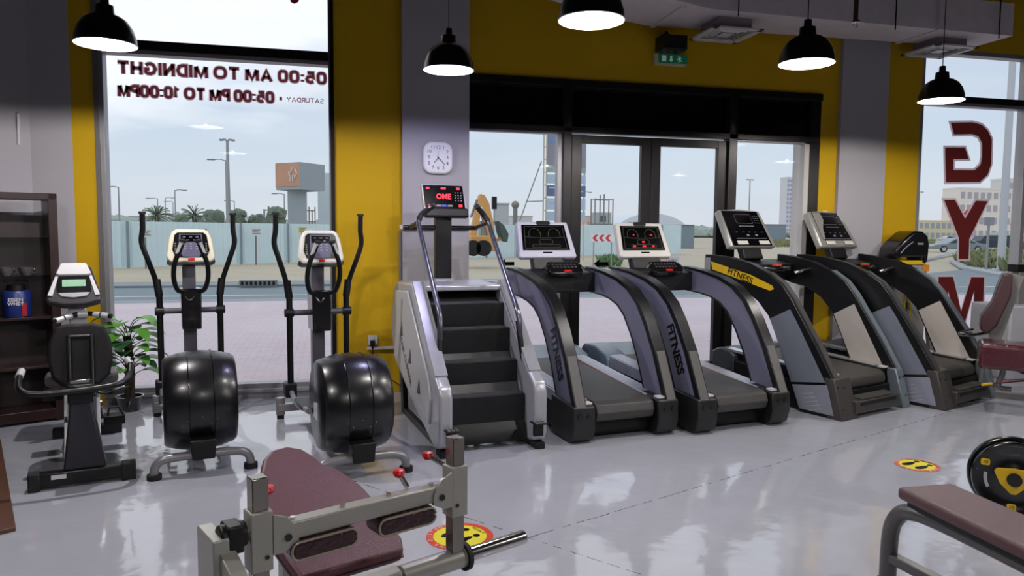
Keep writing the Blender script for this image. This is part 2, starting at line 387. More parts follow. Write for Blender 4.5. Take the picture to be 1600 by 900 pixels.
# ceiling duct with two diffusers
ductm = mat('painted_duct_grey', (206, 197, 202), .6, var=.1)
d = thing('air_duct', 'large grey rectangular air duct under the dark ceiling', 'duct', (0, 0, 3.484))
MB().prism([(2.5, 6.60), (2.95, 6.76), (6.61, 6.60), (6.61, 6.14), (3.3, 6.13), (2.3, 5.75), (.2, 5.55), (.2, 6.1), (1.6, 6.12)], 'z', 0, .32).build('duct_body', ductm, d, .004)
MB().b2(3.0, 3.04, 6.1, 6.78, -.012, .33).build('flange', ductm, d); MB().b2(5.7, 5.73, 6.1, 6.68, -.01, .33).build('flange', ductm, d)
for x in (3.55, 5.2, 6.4):
    MB().cyl((x, 6.1, -.05), (x, 6.1, ZC-3.484), .006, 8).build('hanger_rod', black_m, d)
def diffuser(x, y, z, label):
    t = thing('ceiling_diffuser', label, 'air vent', (x, y, z), 0, 'square white air diffusers under the duct')
    f = MB(); s = .25
    for a, b, c, e2 in ((-s, s, -s, -s+.05), (-s, s, s-.05, s), (-s, -s+.05, -s, s), (s-.05, s, -s, s)): f.b2(a, b, c, e2, 0, .018)
    f.build('diffuser_frame', white_p, t, .003)
    for k, q in enumerate((.185, .14, .095)):
        g = MB(); w = .02
        for M4 in range(4):
            a = M4*PI/2; rr = Matrix.Rotation(a, 3, 'Z')
            g.box(rr @ Vector((0, q, .015)), (2*q+.0, w, .004), rr @ Euler((R(35), 0, 0)).to_matrix())
        g.build('louvre', white_p, t)
    MB().b2(-.06, .06, -.06, .06, .006, .012).build('centre_plate', white_p, t)
    MB().b2(-.17, .17, -.17, .17, .02, 3.484-z).build('neck_box', mat('dim_duct_neck', (140, 132, 136), .6), t)
diffuser(3.63, 6.46, 3.36, 'square white air diffuser under the duct above the doors')
diffuser(6.1, 6.52, 3.38, 'square white air diffuser under the duct at its far right end')
t = thing('sprinkler_drop', 'brown sprinkler pipe dropping from the ceiling in front of the duct', 'sprinkler', (3.506, 4.492, 2.93))
MB().cyl((0, 0, .03), (0, 0, ZC-2.93), .016, 12).build('pipe', mat('brown_red_pipe', (62, 28, 26), .5), t)
MB().cyl((0, 0, .02), (0, 0, .035), .028, 16).tube([(-.012, 0, .02), (-.016, 0, 0), (0, 0, -.02), (.016, 0, 0), (.012, 0, .02)], .003, 6).build('sprinkler_head', chrome, t)
t = thing('wall_speaker', 'small black speaker on a bracket above the exit sign', 'speaker', (3.17, YW, 3.3))
MB().b2(-.13, .13, -.3, -.12, -.07, .07).build('speaker_body', black, t, .012)
MB().tube([(0, -.001, .12), (0, -.1, .14), (0, -.2, .06)], .012, 8).build('bracket', black_m, t)
t = thing('exit_sign', 'green emergency exit sign with running figure, arrow and door', 'sign', (3.25, YW, 3.195))
MB().b2(-.17, .17, -.05, -.001, -.055, .055).build('sign_case', mat('sign_case_cream', (190, 186, 150), .5), t, .005)
MB().b2(-.135, .17, -.054, -.05, -.035, .052).build('sign_face', mat('sign_green', (10, 92, 58), .5, emit=(10, 120, 80), estr=.12), t)
wsg = mat('sign_white', (215, 225, 215), .5, emit=(215, 225, 215), estr=.1)
g = MB(); g.b2(-.1, -.055, -.057, -.054, -.022, .036)
g.prism([(-.012, .036), (.008, .036), (.008, 0), (.02, 0), (-.002, -.026), (-.024, 0), (-.012, 0)], 'y', -.057, -.054)
g.prism([(.07, .03), (.08, .036), (.088, .028), (.08, .02)], 'y', -.057, -.054)
for a, b in (((.075, .02), (.09, -.002)), ((.09, -.002), (.075, -.022)), ((.09, -.0), (.112, -.014)), ((.078, .014), (.062, .0)), ((.08, .014), (.104, .016))):
    g.bar((a[0], -.0555, a[1]), (b[0], -.0555, b[1]), .008, .003, up=(0, 1, 0))
g.build('pictogram', wsg, t)

# ---------------------------------------------------------------- pendant lamps
shade_out = mat('black_enamel', (10, 10, 11), .3, coat=.3)
shade_in = mat('white_enamel_inside', (225, 225, 228), .5)
bulb_m = mat('lamp_bulb', (255, 255, 255), .4, emit=(255, 250, 245), estr=3)
def pendant(x, y, z, wf, colr, label, tilt=0):
    t = thing('pendant_lamp', label, 'lamp', (x, y, z), 0, 'black dome pendant lamps')
    prof = [(.177, 0), (.172, .045), (.155, .10), (.125, .145), (.09, .17), (.06, .18), (.055, .185), (.05, .235), (.032, .24), (.026, .245), (.024, .285), (.008, .29)]
    MB().lathe(prof, seg=40).build('lamp_shade', shade_out, t, smooth=60, fix=False)
    MB().lathe([(r-.004, zz-.000) if zz < .18 else (r-.004, zz) for r, zz in prof[:6]]+[(.001, .176)], seg=40).build('shade_lining', shade_in, t, smooth=60, fix=False)
    MB().lathe([(.177, 0), (.18, .003), (.173, .003), (.173, 0), (.177, 0)], seg=40).build('shade_rim', shade_in, t)
    MB().tube([(0, 0, .285), (0, 0, ZC-z)], .0035, 8).build('cord', black_m, t)
    MB().ball((0, 0, .085), .03).cyl((0, 0, .1), (0, 0, .18), .018, 12).build('bulb', bulb_m, t)
    ld = bpy.data.lights.new('lamp_light', 'POINT'); ld.energy = LAMP_W*wf; ld.color = colr; ld.shadow_soft_size = .012
    lo = bpy.data.objects.new('lamp_light', ld); COL.objects.link(lo); lo.parent = t; lo.location = (0, 0, .022)
lab = ['black dome pendant lamp nearest the left window at the top left', 'black dome pendant lamp in front of the grey column above the clock',
       'largest black dome pendant lamp, cut by the top edge of the view', 'black dome pendant lamp hanging below the long duct, right of the exit sign',
       'black dome pendant lamp in front of the right window, above the G']
for (x, y, z, wf, c), lb in zip(LAMPS, lab): pendant(x, y, z, wf, c, lb)
for x, y, z in LAMPS_BEHIND: pendant(x, y, z, 1.0, (1.0, .96, .93), 'black dome pendant lamp further back in the room, behind the camera')

# ---------------------------------------------------------------- lettering on the glass
def film(name, rgb, back, k=.6, see=.0):
    m = mat(name, rgb, .5); nt = m.node_tree; b = nt.nodes['Principled BSDF']; o = nt.nodes['Material Output']
    tl = nt.nodes.new('ShaderNodeBsdfTranslucent'); tl.inputs[0].default_value = (*s2l(back), 1)
    tp = nt.nodes.new('ShaderNodeBsdfTransparent'); tp.inputs[0].default_value = (*s2l(back), 1)
    m0 = nt.nodes.new('ShaderNodeMixShader'); m0.inputs[0].default_value = see; nt.links.new(tl.outputs[0], m0.inputs[1]); nt.links.new(tp.outputs[0], m0.inputs[2])
    mx = nt.nodes.new('ShaderNodeMixShader'); mx.inputs[0].default_value = k; nt.links.new(b.outputs[0], mx.inputs[1]); nt.links.new(m0.outputs[0], mx.inputs[2]); nt.links.new(mx.outputs[0], o.inputs[0]); return m
vin = film('dark_maroon_vinyl', (90, 34, 40), (150, 74, 84), .8)
vin_b = film('greyish_vinyl_border', (140, 120, 124), (226, 212, 216), .8)
# bold sans letters drawn as ribbons of constant stroke width
def rnd_o(w, n=18, e=.62): return [(w/2+w/2*math.copysign(abs(math.cos(2*PI*k/n))**e, math.cos(2*PI*k/n)), .5+.5*math.copysign(abs(math.sin(2*PI*k/n))**e, math.sin(2*PI*k/n))) for k in range(n)]
GLY = {'0': (.62, [(rnd_o(.62), 1)]), 'O': (.86, [(rnd_o(.86, 20, .8), 1)]),
 '5': (.62, [([(.58, 1), (.1, 1), (.06, .52), (.3, .62), (.52, .55), (.62, .33), (.54, .1), (.3, 0), (.02, .1)], 0)]),
 '1': (.34, [([(.0, .74), (.3, 1), (.3, 0)], 0)]), ':': (.06, [([(.03, .02), (.03, .24)], 0), ([(.03, .58), (.03, .80)], 0)]), '-': (.3, [([(0, .42), (.3, .42)], 0)]),
 'A': (.82, [([(0, -.1), (.41, 1.02), (.82, -.1)], 0), ([(.14, .26), (.68, .26)], 0)]), 'M': (.9, [([(0, -.1), (.02, 1.0)], 0), ([(.06, 1.0), (.45, .02), (.84, 1.0)], 0), ([(.88, 1.0), (.9, -.1)], 0)]),
 'T': (.72, [([(-.08, 1), (.80, 1)], 0), ([(.36, 1), (.36, -.1)], 0)]), 'I': (.04, [([(.02, 1.1), (.02, -.1)], 0)]),
 'D': (.68, [([(0, 1), (.3, 1), (.56, .88), (.68, .5), (.56, .12), (.3, 0), (0, 0)], 1)]), 'N': (.68, [([(0, -.1), (0, 1.1)], 0), ([(.02, 1.0), (.66, 0)], 0), ([(.68, 1.1), (.68, -.1)], 0)]),
 'G': (.78, [([(.76, .82), (.58, .97), (.36, 1), (.14, .87), (.0, .5), (.14, .13), (.38, 0), (.62, .03), (.76, .16), (.76, .46), (.46, .46)], 0)]),
 'H': (.68, [([(0, -.1), (0, 1.1)], 0), ([(.68, -.1), (.68, 1.1)], 0), ([(0, .5), (.68, .5)], 0)]),
 'P': (.58, [([(0, -.1), (0, 1), (.36, 1), (.56, .9), (.6, .74), (.56, .56), (.36, .46), (0, .46)], 0)]),
 'S': (.6, [([(.58, .84), (.4, 1), (.18, 1), (.04, .84), (.08, .62), (.5, .42), (.6, .22), (.46, 0), (.18, 0), (.0, .16)], 0)]),
 'U': (.66, [([(0, 1.1), (0, .25), (.12, .04), (.33, 0), (.54, .04), (.66, .25), (.66, 1.1)], 0)]),
 'R': (.62, [([(0, -.1), (0, 1), (.36, 1), (.56, .9), (.6, .74), (.56, .56), (.36, .46), (0, .46)], 0), ([(.32, .46), (.64, -.1)], 0)]),
 'Y': (.74, [([(0, 1.1), (.37, .46), (.74, 1.1)], 0), ([(.37, .5), (.37, -.1)], 0)])}
def ribbon(mb, pts, hw, closed, P):
    n = len(pts); L_, R_ = [], []
    for i in range(n):
        b = Vector(pts[i]); a = Vector(pts[i-1]) if (i or closed) else None; c = Vector(pts[(i+1) % n]) if (i < n-1 or closed) else None
        d1 = (b-a).normalized() if a is not None else (c-b).normalized(); d2 = (c-b).normalized() if c is not None else d1
        n1 = Vector((-d1.y, d1.x)); n2 = Vector((-d2.y, d2.x)); k = n1+n2; k = k/max(.55, k.dot(n1))
        L_.append(b+k*hw); R_.append(b-k*hw)
    for i in range(n if closed else n-1):
        j = (i+1) % n; mb.quad(P(L_[i]), P(L_[j]), P(R_[j]), P(R_[i]))
def stroke_text(name, s, w, h, hw, m, y, parent, grow=0.0):
    """letters of height h filling width w, mirrored (they face the street), in the local x-z plane at depth y"""
    u = h-2*hw; x = 0; items = []
    gap = (2*hw*1.25)/u
    for ch in s:
        if ch == ' ': x += .34; continue
        g = GLY[ch]; items.append((x, g)); x += g[0]+gap
    tot = x-gap; kx = (w-2*hw)/(tot*u); mb = MB()
    for x0, g in items:
        for pts, cl in g[1]:
            q = [((x0+px)*u*kx-(w/2-hw), min(1, max(0, pz))*u-u/2 if .0 < pz < 1.0 else (u*max(0, min(1, pz))-u/2+(hw if pz > 1.05 else (-hw if pz < -.05 else 0)))) for px, pz in pts]
            ribbon(mb, q, hw+grow, cl, lambda p: Vector((-p.x, y, p.y)))
    return mb.build(name, m, parent, smooth=0, fix=False)
def wintext(s, xa, xb, z, h, name, label, hw=.012, border=.007):
    t = thing(name, label, 'lettering', ((xa+xb)/2, YG-.004, z), 0, 'mirrored opening hours lettering on the left window')
    stroke_text('letters', s, xb-xa, h, hw, vin, -.0015, t)
    if border: stroke_text('letter_border', s, xb-xa, h, hw, vin_b, 0, t, border)
    return t
kw = dict(hw=.012, border=.007)
wintext('05:00 AM TO MIDNIGHT', -1.735, -.03, 2.852, .108, 'opening_hours_lettering', 'top line of mirrored maroon letters on the left window, 05:00 AM TO MIDNIGHT', **kw)
wintext('- 05:00 PM TO 10:00PM', -1.735, -.40, 2.662, .104, 'opening_hours_lettering', 'second line of mirrored maroon letters on the left window, 05:00 PM TO 10:00PM', **kw)
wintext('SATURDAY', -.375, -.055, 2.652, .042, 'opening_day_lettering', 'small mirrored word SATURDAY on the left window', hw=.0035, border=0)
tag(MB().prism([(at(x, y, YG-.004).x, at(x, y, YG-.004).z) for x, y in ((452, -8), (470, -8), (466, 3), (460, 6), (454, 3))], 'y', YG-.006, YG-.002).build('opening_hours_lettering', vin), 'bottom of a maroon letter on the upper left pane at the top edge', 'lettering')
def pxpoly(pts, s, ox, oy, Y): return [(at(ox+a/s, oy+b/s, Y).x, at(ox+a/s, oy+b/s, Y).z) for a, b in pts]
Gp = [(186, 26), (300, 24), (345, 36), (375, 65), (396, 110), (393, 230), (375, 285), (335, 322), (166, 324), (162, 142), (268, 142), (290, 214), (216, 216), (216, 248), (305, 249), (330, 225), (336, 190), (336, 135), (322, 108), (295, 98), (206, 100)]
Yp = [(153, 388), (220, 388), (264, 470), (310, 392), (382, 394), (290, 582), (286, 684), (226, 684), (228, 580)]
Mp = [(420, 248), (555, 248), (608, 520), (680, 250), (800, 252), (786, 650), (692, 650), (710, 372), (640, 650), (572, 650), (505, 372), (515, 650), (412, 650)]
inner = film('dark_red_film', (120, 44, 38), (190, 128, 124), .7, .35); outer = film('pale_pink_film', (196, 170, 176), (240, 230, 234), .7, .35)
for nm, P, s, ox, oy in (('G', Gp, 3, 1420, 180), ('Y', Yp, 3, 1420, 180), ('M', Mp, 5, 1380, 380)):
    q = pxpoly(P, s, ox, oy, YG-.004)
    t = thing('window_letter', 'large mirrored dark red letter %s on the right window' % nm, 'letter', (0, 0, 0), 0, 'large letters on the right window')
    MB().prism(q, 'y', YG-.004, YG-.001).build('letter_border', outer, t, smooth=0)
    MB().prism(offset_poly(q, -.022), 'y', YG-.007, YG-.0042).build('letter_face', inner, t, smooth=0)
for px, lb in ((791, 'black arrow sticker on the glass left of the nearest white treadmill console'), (936, 'black arrow sticker on the door glass between the two white consoles')):
    c = at(px, 412, YG-.004)
    tag(MB().prism([(c.x-.075, c.z), (c.x-.012, c.z+.045), (c.x-.012, c.z+.018), (c.x+.08, c.z+.018), (c.x+.08, c.z-.018), (c.x-.012, c.z-.018), (c.x-.012, c.z-.045)], 'y', YW+.02 if px > 900 else YG-.004, YW+.024 if px > 900 else YG-.001).build('arrow_sticker', screen, smooth=0), lb, 'sticker', 'black arrow stickers')

# wall bracket on the left wall, clock, socket
_r = ray(28, 195); _k = _r.x/_r.y; _tb = (c0.x-_k*c0.y)/(ca-_k*sa)     # distance along the angled wall
t = thing('wall_bracket', 'small pale bent bracket fixed high on the left grey wall', 'bracket', tuple(c0+Vector((-ca, -sa, 0))*_tb+Vector((0, 0, 2.29))), R(27)+PI)
MB().tube([(0, -.0, .13), (0, .03, .12), (.0, .035, .05), (0, .012, -.02), (0, .004, -.12)], .011, 8).build('bracket_arm', white_p, t)
t = thing('wall_clock', 'square white wall clock with black numerals on the grey column', 'clock', (.945, YW-.091, 2.165))
rr = rrect(.27, .29, .08, 6)
MB().prism(rr, 'y', -.045, -.001).build('clock_case', white_p, t, .012, seg=3)
MB().prism(rrect(.232, .25, .07, 6), 'y', -.048, -.044).build('clock_face', mat('clock_dial_white', (214, 214, 224), .4), t)
cb = mat('clock_black', (14, 14, 18), .5)
for k in range(1, 13):
    a = R(90-30*k); m_ = max(abs(math.cos(a)), abs(math.sin(a))); q = .092/m_ if m_ > .9 else .105
    text('numeral', str(k), .044, cb, frame((q*math.cos(a)*.92, -.049, q*math.sin(a)), (1, 0, 0), (0, 0, 1)), t, .0005)
g = MB(); g.bar((0, -.052, 0), (-.038, -.052, -.05), .006, .002, up=(0, 1, 0)); g.build('hour_hand', cb, t)
g = MB(); g.bar((-.01, -.054, .012), (.062, -.054, -.066), .004, .002, up=(0, 1, 0)); g.build('minute_hand', cb, t)
g = MB(); g.bar((.004, -.056, -.03), (-.002, -.056, .07), .0015, .001, up=(0, 1, 0)); g.build('second_hand', cb, t)
t = thing('wall_socket', 'white wall socket on the yellow wall with a black plug in it', 'socket', (.36, YW, .495))
MB().b2(-.045, .045, -.012, -.001, -.045, .045).build('socket_plate', white_p, t, .004)
MB().b2(-.015, .015, -.016, -.012, -.012, .02).build('switch', white_p, t)
t = thing('power_plug', 'black power plug and lead hanging from the white wall socket', 'plug', (.355, YW-.014, .475))
MB().b2(-.02, .02, -.04, 0, -.03, .02).cyl((0, -.02, -.03), (0, -.02, -.055), .01, 10).build('plug_body', black, t, .004)
MB().tube(smooth_path([(0, -.02, -.05), (.01, -.02, -.14), (.06, -.03, -.25), (.16, -.04, -.34), (.28, -.05, -.42), (.36, -.1, -.45)]), .0045, 8).build('lead', black, t)

# ================================================================ MACHINES
def heading(deg): return R(deg)
def spots(cells, m, name, parent, y=0, h=.004):
    g = MB()
    for x0, x1, z0, z1 in cells: g.b2(x0, x1, y-h, y, z0, z1)
    return g.build(name, m, parent, smooth=0)
def tilted(name, parent, loc, rx):
    raise NotImplementedError
def P3(M, *v): return M @ Vector(v)

def treadmill_a(loc, rz, label, body, lit, side_text=True, inner_off=0):
    t = thing('treadmill', label, 'treadmill', loc, rz, 'treadmills with white consoles')
    # base and belt
    MB().prism([(.10, .05), (.12, .02), (1.8, .02), (1.82, .34), (1.5, .35), (.12, .2)], 'x', -.38, .38).build('base_frame', black, t, .01)
    prof = [(.07, .13), (.02, .15), (-.002, .205), (.02, .262), (.07, .285), (1.42, .375), (1.42, .30), (.1, .2)]
    MB().prism(prof, 'x', -.238, .238).build('running_belt', mat('grey_belt', (58, 56, 55), .42, bump=.3, bscale=300, var=.12), t, .006)
    for s in (-1, 1):
        g = MB()
        for k in range(6):
            x = s*(.255+.021*k); g.prism([(.15, .285), (1.44, .385), (1.44, .36), (.15, .26)], 'x', x-.008, x+.008)
        g.prism([(.15, .28), (1.44, .378), (1.44, .28), (.15, .2)], 'x', s*.243, s*.385)
        g.build('foot_rail', mat('ribbed_aluminium', (176, 180, 192), .32, .3), t)
        MB().prism([(.15, .283), (1.44, .384), (1.44, .372), (.15, .27)], 'x', s*.2385, s*.246).build('orange_edge', mat('orange_strip', (196, 96, 48), .4), t)
        # end cap with bolts
        cp = MB().prism([(-.02, .27), (-.03, .12), (.0, .03), (.06, 0), (.36, .02), (.36, .30), (.06, .28)], 'x', s*.262, s*.435).build('end_cap', mat('charcoal_cap', (22, 21, 22), .45, bump=.15), t, .012)
        g = MB()
        for x, z, r in ((.32, .2, .013), (.385, .205, .018)): g.cyl((s*x, -.034, z), (s*x, -.01, z), r, 12)
        g.build('bolt', black_gloss, cp)
        MB().b2(s*.275, s*.33, .01, .07, .278, .292).build('warning_label', white_p, cp)
        # arched side upright
        out = [(.0, .26), (.16, .60), (.295, .81), (.41, .95), (.56, 1.055), (.75, 1.12), (1.0, 1.165), (1.20, 1.185), (1.34, 1.19)]
        inn = [(1.28, .975), (1.02, .96), (.88, .94), (.75, .90), (.645, .83), (.53, .69), (.425, .52), (.31, .27)]
        x0, x1 = s*.335, s*.415
        up = MB().prism(out+inn, 'x', min(x0, x1), max(x0, x1)).build('side_upright', body, t, .004)
        band = out+[(y+.035, z-.018) for y, z in reversed(out)]
        MB().prism([(y-.012, z+.006) for y, z in out]+[(y+.035, z-.014) for y, z in reversed(out)], 'x', min(x0, x1)-.006, max(x0, x1)+.006).build('upright_edge', black_m, up, .003)
        MB().prism([(y+.0, z-.0) for y, z in inn]+[(y-.012, z+.012) for y, z in reversed(inn)], 'x', min(x0, x1)-.003, max(x0, x1)+.003).build('inner_trim', black_m, up)
        # grey front cover plate of the post with screws
        MB().prism([(-.018, .262), (.148, .61), (.165, .60), (.01, .25)], 'x', min(x0, x1)+.004, max(x0, x1)-.004).build('post_cover', mat('grey_brown_cover', (84, 82, 80), .45), up)
    if side_text:
        # FITNESS reads up the left hand upright
        text('side_lettering', 'FITNESS', .125, screen, frame((-.4165, .315, .60), (0, -.27, -.60), (0, -.66, .33)), t, .001, .004, sx=.92)
    # hood
    g = MB()
    g.prism([(1.36, .35), (1.40, .385), (1.60, .44), (1.80, .435), (1.86, .39), (1.86, .25), (1.36, .23)], 'x', -.415, -.20)
    g.prism([(1.36, .35), (1.40, .385), (1.60, .44), (1.80, .435), (1.86, .39), (1.86, .25), (1.36, .23)], 'x', .20, .415)
    g.prism([(1.42, .37), (1.5, .375), (1.62, .41), (1.80, .43), (1.86, .39), (1.86, .06), (1.42, .06)], 'x', -.2, .2)
    g.build('motor_hood', mat('blue_grey_hood', (120, 134, 152), .32), t, .012)
    # cross bar between the arms with hand controls
    MB().prism([(1.14, 1.15), (1.36, 1.18), (1.38, 1.02), (1.14, .98)], 'x', -.34, .34).build('cross_bar', black, t, .01)
    k = MB().prism(rrect(.32, .15, .04, 4), 'z', -.02, .02, Matrix.Translation((.03, 1.13, 1.185)) @ Matrix.Rotation(R(38), 4, 'X')).build('control_pad', black_gloss, t, .004)
    Mc = Matrix.Translation((.03, 1.13, 1.185)) @ Matrix.Rotation(R(38), 4, 'X')
    g = MB()
    for i in range(7):
        for j in range(2): g.box(Mc @ Vector((-.1+.034*i, -.0+.034*j, .021)), (.024, .02, .004), Mc.to_3x3())
    g.build('keys', mat('dark_grey_keys', (52, 54, 56), .4), k)
    MB().box(Mc @ Vector((.01, -.052, .024)), (.07, .022, .012), Mc.to_3x3()).build('stop_button', red_p, k, .003)
    MB().tube([Mc @ Vector((-.19, .0, .0)), Mc @ Vector((-.13, .05, .02))], .008, 8).tube([Mc @ Vector((.2, .0, .0)), Mc @ Vector((.15, .05, .02))], .008, 8).build('pulse_grip', chrome, k)
    # console
    MB().box((.0, 1.42, 1.22), (.30, .08, .16), Euler((R(-20), 0, 0))).build('console_neck', black, t, .01)
    Mc = Matrix.Translation((.0, 1.47, 1.425)) @ Matrix.Rotation(R(-24), 4, 'X')
    shell = [(-.255, -.17), (.275, -.17), (.285, -.15), (.245, .165), (.235, .18), (-.245, .18), (-.255, .165), (-.275, -.15)]
    w = mat('console_white_' + ('warm' if lit else 'cool'), (212, 208, 202) if lit else (200, 198, 215), .35, var=.03)
    c = MB().prism(shell, 'y', -.012, .05, Mc).build('console', w, t, .012)
    MB().prism([(-.235, -.10), (.225, -.10), (.205, .145), (-.215, .145)], 'y', -.016, -.01, Mc).build('display', screen, c)
    MB().prism(rrect(.13, .034, .012, 4, 0, .165), 'y', -.024, .0, Mc).build('badge', black, c)
    MB().prism(rrect(.09, .012, .004, 3, 0, -.122), 'y', -.016, -.0, Mc).build('slot', screen, c)
    g = MB(); ln = lambda a, b, wd=.0014: g.bar(Mc @ Vector((a[0], -.0175, a[1])), Mc @ Vector((b[0], -.0175, b[1])), wd, .001, up=(0, 1, 0))
    fr_ = [(-.21, -.085), (.2, -.085), (.182, .13), (-.19, .13)]
    for a, b in zip(fr_, fr_[1:]+fr_[:1]): ln(a, b)
    ln((-.2, .03), (-.1, .02)); ln((-.1, .02), (.1, .02)); ln((.1, .02), (.19, .03))
    for cx in (-.1, .09):
        pts = [(cx+.058*math.cos(R(a)), .05+.062*math.sin(R(a))) for a in range(-20, 201, 20)]
        for a, b in zip(pts, pts[1:]): ln(a, b)
    for e2 in (rrect(.13, .045, .02, 3, 0, -.018), rrect(.27, .026, .01, 3, 0, -.06)):
        for a, b in zip(e2, e2[1:]+e2[:1]): ln(a, b, .0015)
    g.build('display_graphics', mat('pale_screen_print', (104, 102, 90), .5), c, smooth=0)
    if lit:
        g = MB()
        for x, z, w_, h_ in ((-.09, .052, .014, .008), (.1, .052, .024, .008), (0, -.018, .028, .013), (-.105, -.061, .028, .014), (.0, -.061, .036, .014), (.1, -.061, .022, .014)):
            g.box(Mc @ Vector((x, -.0185, z)), (w_, .001, h_), Mc.to_3x3())
        g.build('red_digits', mat('dim_red_led', (230, 30, 50), .5, emit=(255, 20, 40), estr=.8), c, smooth=0, label='lit red digits')
    return t
ARM_L = mat('lavender_arm_panel', (112, 112, 132), .42, .15, var=.04)
T1 = treadmill_a((2.065, 4.93, 0), R(8), 'treadmill with pale lavender console and dark display, next to the stair climber', ARM_L, False)
T2 = treadmill_a((3.05, 4.99, 0), R(9), 'treadmill with off-white console and lit red digits, second of the row', ARM_L, True)

def treadmill_b(loc, rz, label, left_face, last=False):
    t = thing('treadmill', label, 'treadmill', loc, rz, 'black treadmills with silver framed consoles')
    dk_ = mat('charcoal_cast', (72, 68, 66), .42, .3, var=.12)
    MB().prism([(.12, .02), (.16, 0), (1.36, .0), (1.42, .32), (1.3, .34), (.14, .2)], 'x', -.42, .42).build('base_frame', black, t, .01)
    MB().prism([(.16, .2), (.13, .225), (.125, .26), (.14, .30), (.18, .325), (1.3, .39), (1.3, .3)], 'x', -.29, .29).build('running_belt', mat('brown_grey_belt', (60, 57, 54), .45, bump=.3, bscale=300), t, .008)
    st = MB().prism([(.0, .14), (.14, .155), (.14, .05), (.04, .02), (.0, .04)], 'x', -.30, .30).build('rear_step', dk_, t, .006)
    g = MB()
    for k in range(7): g.b2(-.22, .22, .01+.016*k, .02+.016*k, .15, .158)
    g.build('step_grip', mat('olive_grip', (78, 76, 70), .6), st)
    MB().b2(-.24, .24, -.006, .0, .10, .125).build('step_slot', black, st)
    for s in (-1, 1):
        MB().prism([(.18, .335), (1.3, .41), (1.3, .3), (.18, .24)], 'x', s*.29, s*.37).build('foot_rail', black, t, .004)
        MB().prism([(.25, .346), (1.3, .42), (1.3, .398), (.25, .33)], 'x', s*.31, s*.40).build('rail_strip', mat('bright_rail', (196, 196, 200), .25, .7), t)
        out = [(.02, 0), (.10, .31), (.26, .57), (.42, .80), (.53, .96), (.63, 1.07), (.78, 1.16), (.97, 1.235), (1.2, 1.28), (1.42, 1.30), (1.50, 1.30)]
        inn = [(1.50, 1.15), (1.3, 1.05), (1.21, 1.02), (1.02, .985), (.87, .90), (.75, .78), (.67, .62), (.58, .42), (.50, .24), (.40, 0)]
        x0, x1 = (-.475, -.395) if s < 0 else (.395, .475)
        if s > 0: out = [(min(y, 1.38), z) for y, z in out[:-1]]; inn = [(1.38, 1.10)]+inn[1:]
        up = MB().prism(out+inn, 'x', x0, x1).build('side_upright', black_m, t, .005)
        # pale panel set in the lower upright, both faces
        pan = [(.16, .28), (.50, .835), (.62, .90), (.86, .755), (.77, .60), (.69, .42), (.57, .16)]
        lower = [(.06, .02), (.15, .27), (.56, .155), (.50, .02)]
        fm = mat('pale_beige_panel', (186, 178, 172), .45); fl_ = mat('cool_grey_panel', (112, 118, 130), .4)
        if s < 0:
            MB().prism([(.46, .76), (.53, .86), (.73, .76), (.66, .61), (.57, .42), (.49, .24), (.17, .29)], 'x', x0-.004, x0).build('outer_panel', fl_, up)
            MB().prism([(.15, .27), (.48, .22), (.40, .03), (.08, .03)], 'x', x0-.005, x0).build('outer_lower_panel', mat('pale_printed_panel', (136, 138, 152), .4), up)
            g = MB()
            for k in range(5): g.box((x0-.006, .33-.02*k, .17-.03*k), (.001, .12, .003), Euler((R(-15), 0, 0)))
            g.build('panel_print', white_p, up)
        else:
            MB().prism([(.22, .335), (.52, .865), (.72, .755), (.65, .61), (.56, .42), (.50, .30)], 'x', x0-.004, x0).build('inner_panel', fm, up)
        # front face strip: charcoal on the left, pale metal on the right
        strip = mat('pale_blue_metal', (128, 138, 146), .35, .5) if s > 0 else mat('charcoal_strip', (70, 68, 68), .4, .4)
        MB().prism([(y-.012, z+.004) for y, z in out[1:7]]+[(y+.004, z-.002) for y, z in reversed(out[1:7])], 'x', x0+.02, x1-.004).build('front_strip', strip, up)
        ft = MB().prism([(.0, 0), (.09, .33), (.18, .335), (.14, 0)], 'x', *((-.477, -.27) if s < 0 else (.375, .477))).build('foot_block', strip if s > 0 else dk_, t, .008)
        g = MB()
        for x, z in ((.455, .26), (.40, .255), (.44, .1)) if s > 0 else ((.455, .26), (.375, .25), (.44, .08)): g.cyl((s*x, .0+.26*z, z), (s*x, .03+.26*z, z), .011, 10)
        g.build('bolt', black_gloss, ft)
        MB().b2(s*.31, s*.375, .16, .22, .335, .348).build('warning_label', white_p, t)
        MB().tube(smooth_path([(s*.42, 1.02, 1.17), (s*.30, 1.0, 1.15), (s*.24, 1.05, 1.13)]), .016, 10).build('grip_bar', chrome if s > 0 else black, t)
    if not last:
        y_ = mat('yellow_badge', (206, 168, 14), .4)
        b = MB().prism([(1.42, 1.235), (1.40, 1.16), (.74, 1.005), (.70, 1.02), (.72, 1.05), (.95, 1.13)], 'x', -.482, -.476).build('yellow_badge', y_, t)
        text('badge_lettering', 'FITNESS', .085, black, frame((-.4835, 1.07, 1.115), (0, -1, -.30), (0, -.3, 1)), b, .0008, .001)
        MB().prism([(1.50, 1.27), (1.50, 1.14), (1.43, 1.13), (1.43, 1.27)], 'x', -.482, -.476).build('arm_end_trim', mat('pale_trim', (150, 150, 150), .4, .3), t)
    MB().prism([(1.16, .365), (1.20, .40), (1.33, .425), (1.43, .38), (1.43, .22), (1.16, .2)], 'x', -.43, .43).build('motor_hood', mat('charcoal_hood', (56, 58, 64), .35), t, .015)
    MB().prism([(1.18, 1.205), (1.40, 1.25), (1.40, 1.08), (1.26, 1.04)], 'x', -.40, .40).build('cross_bar', black, t, .012)
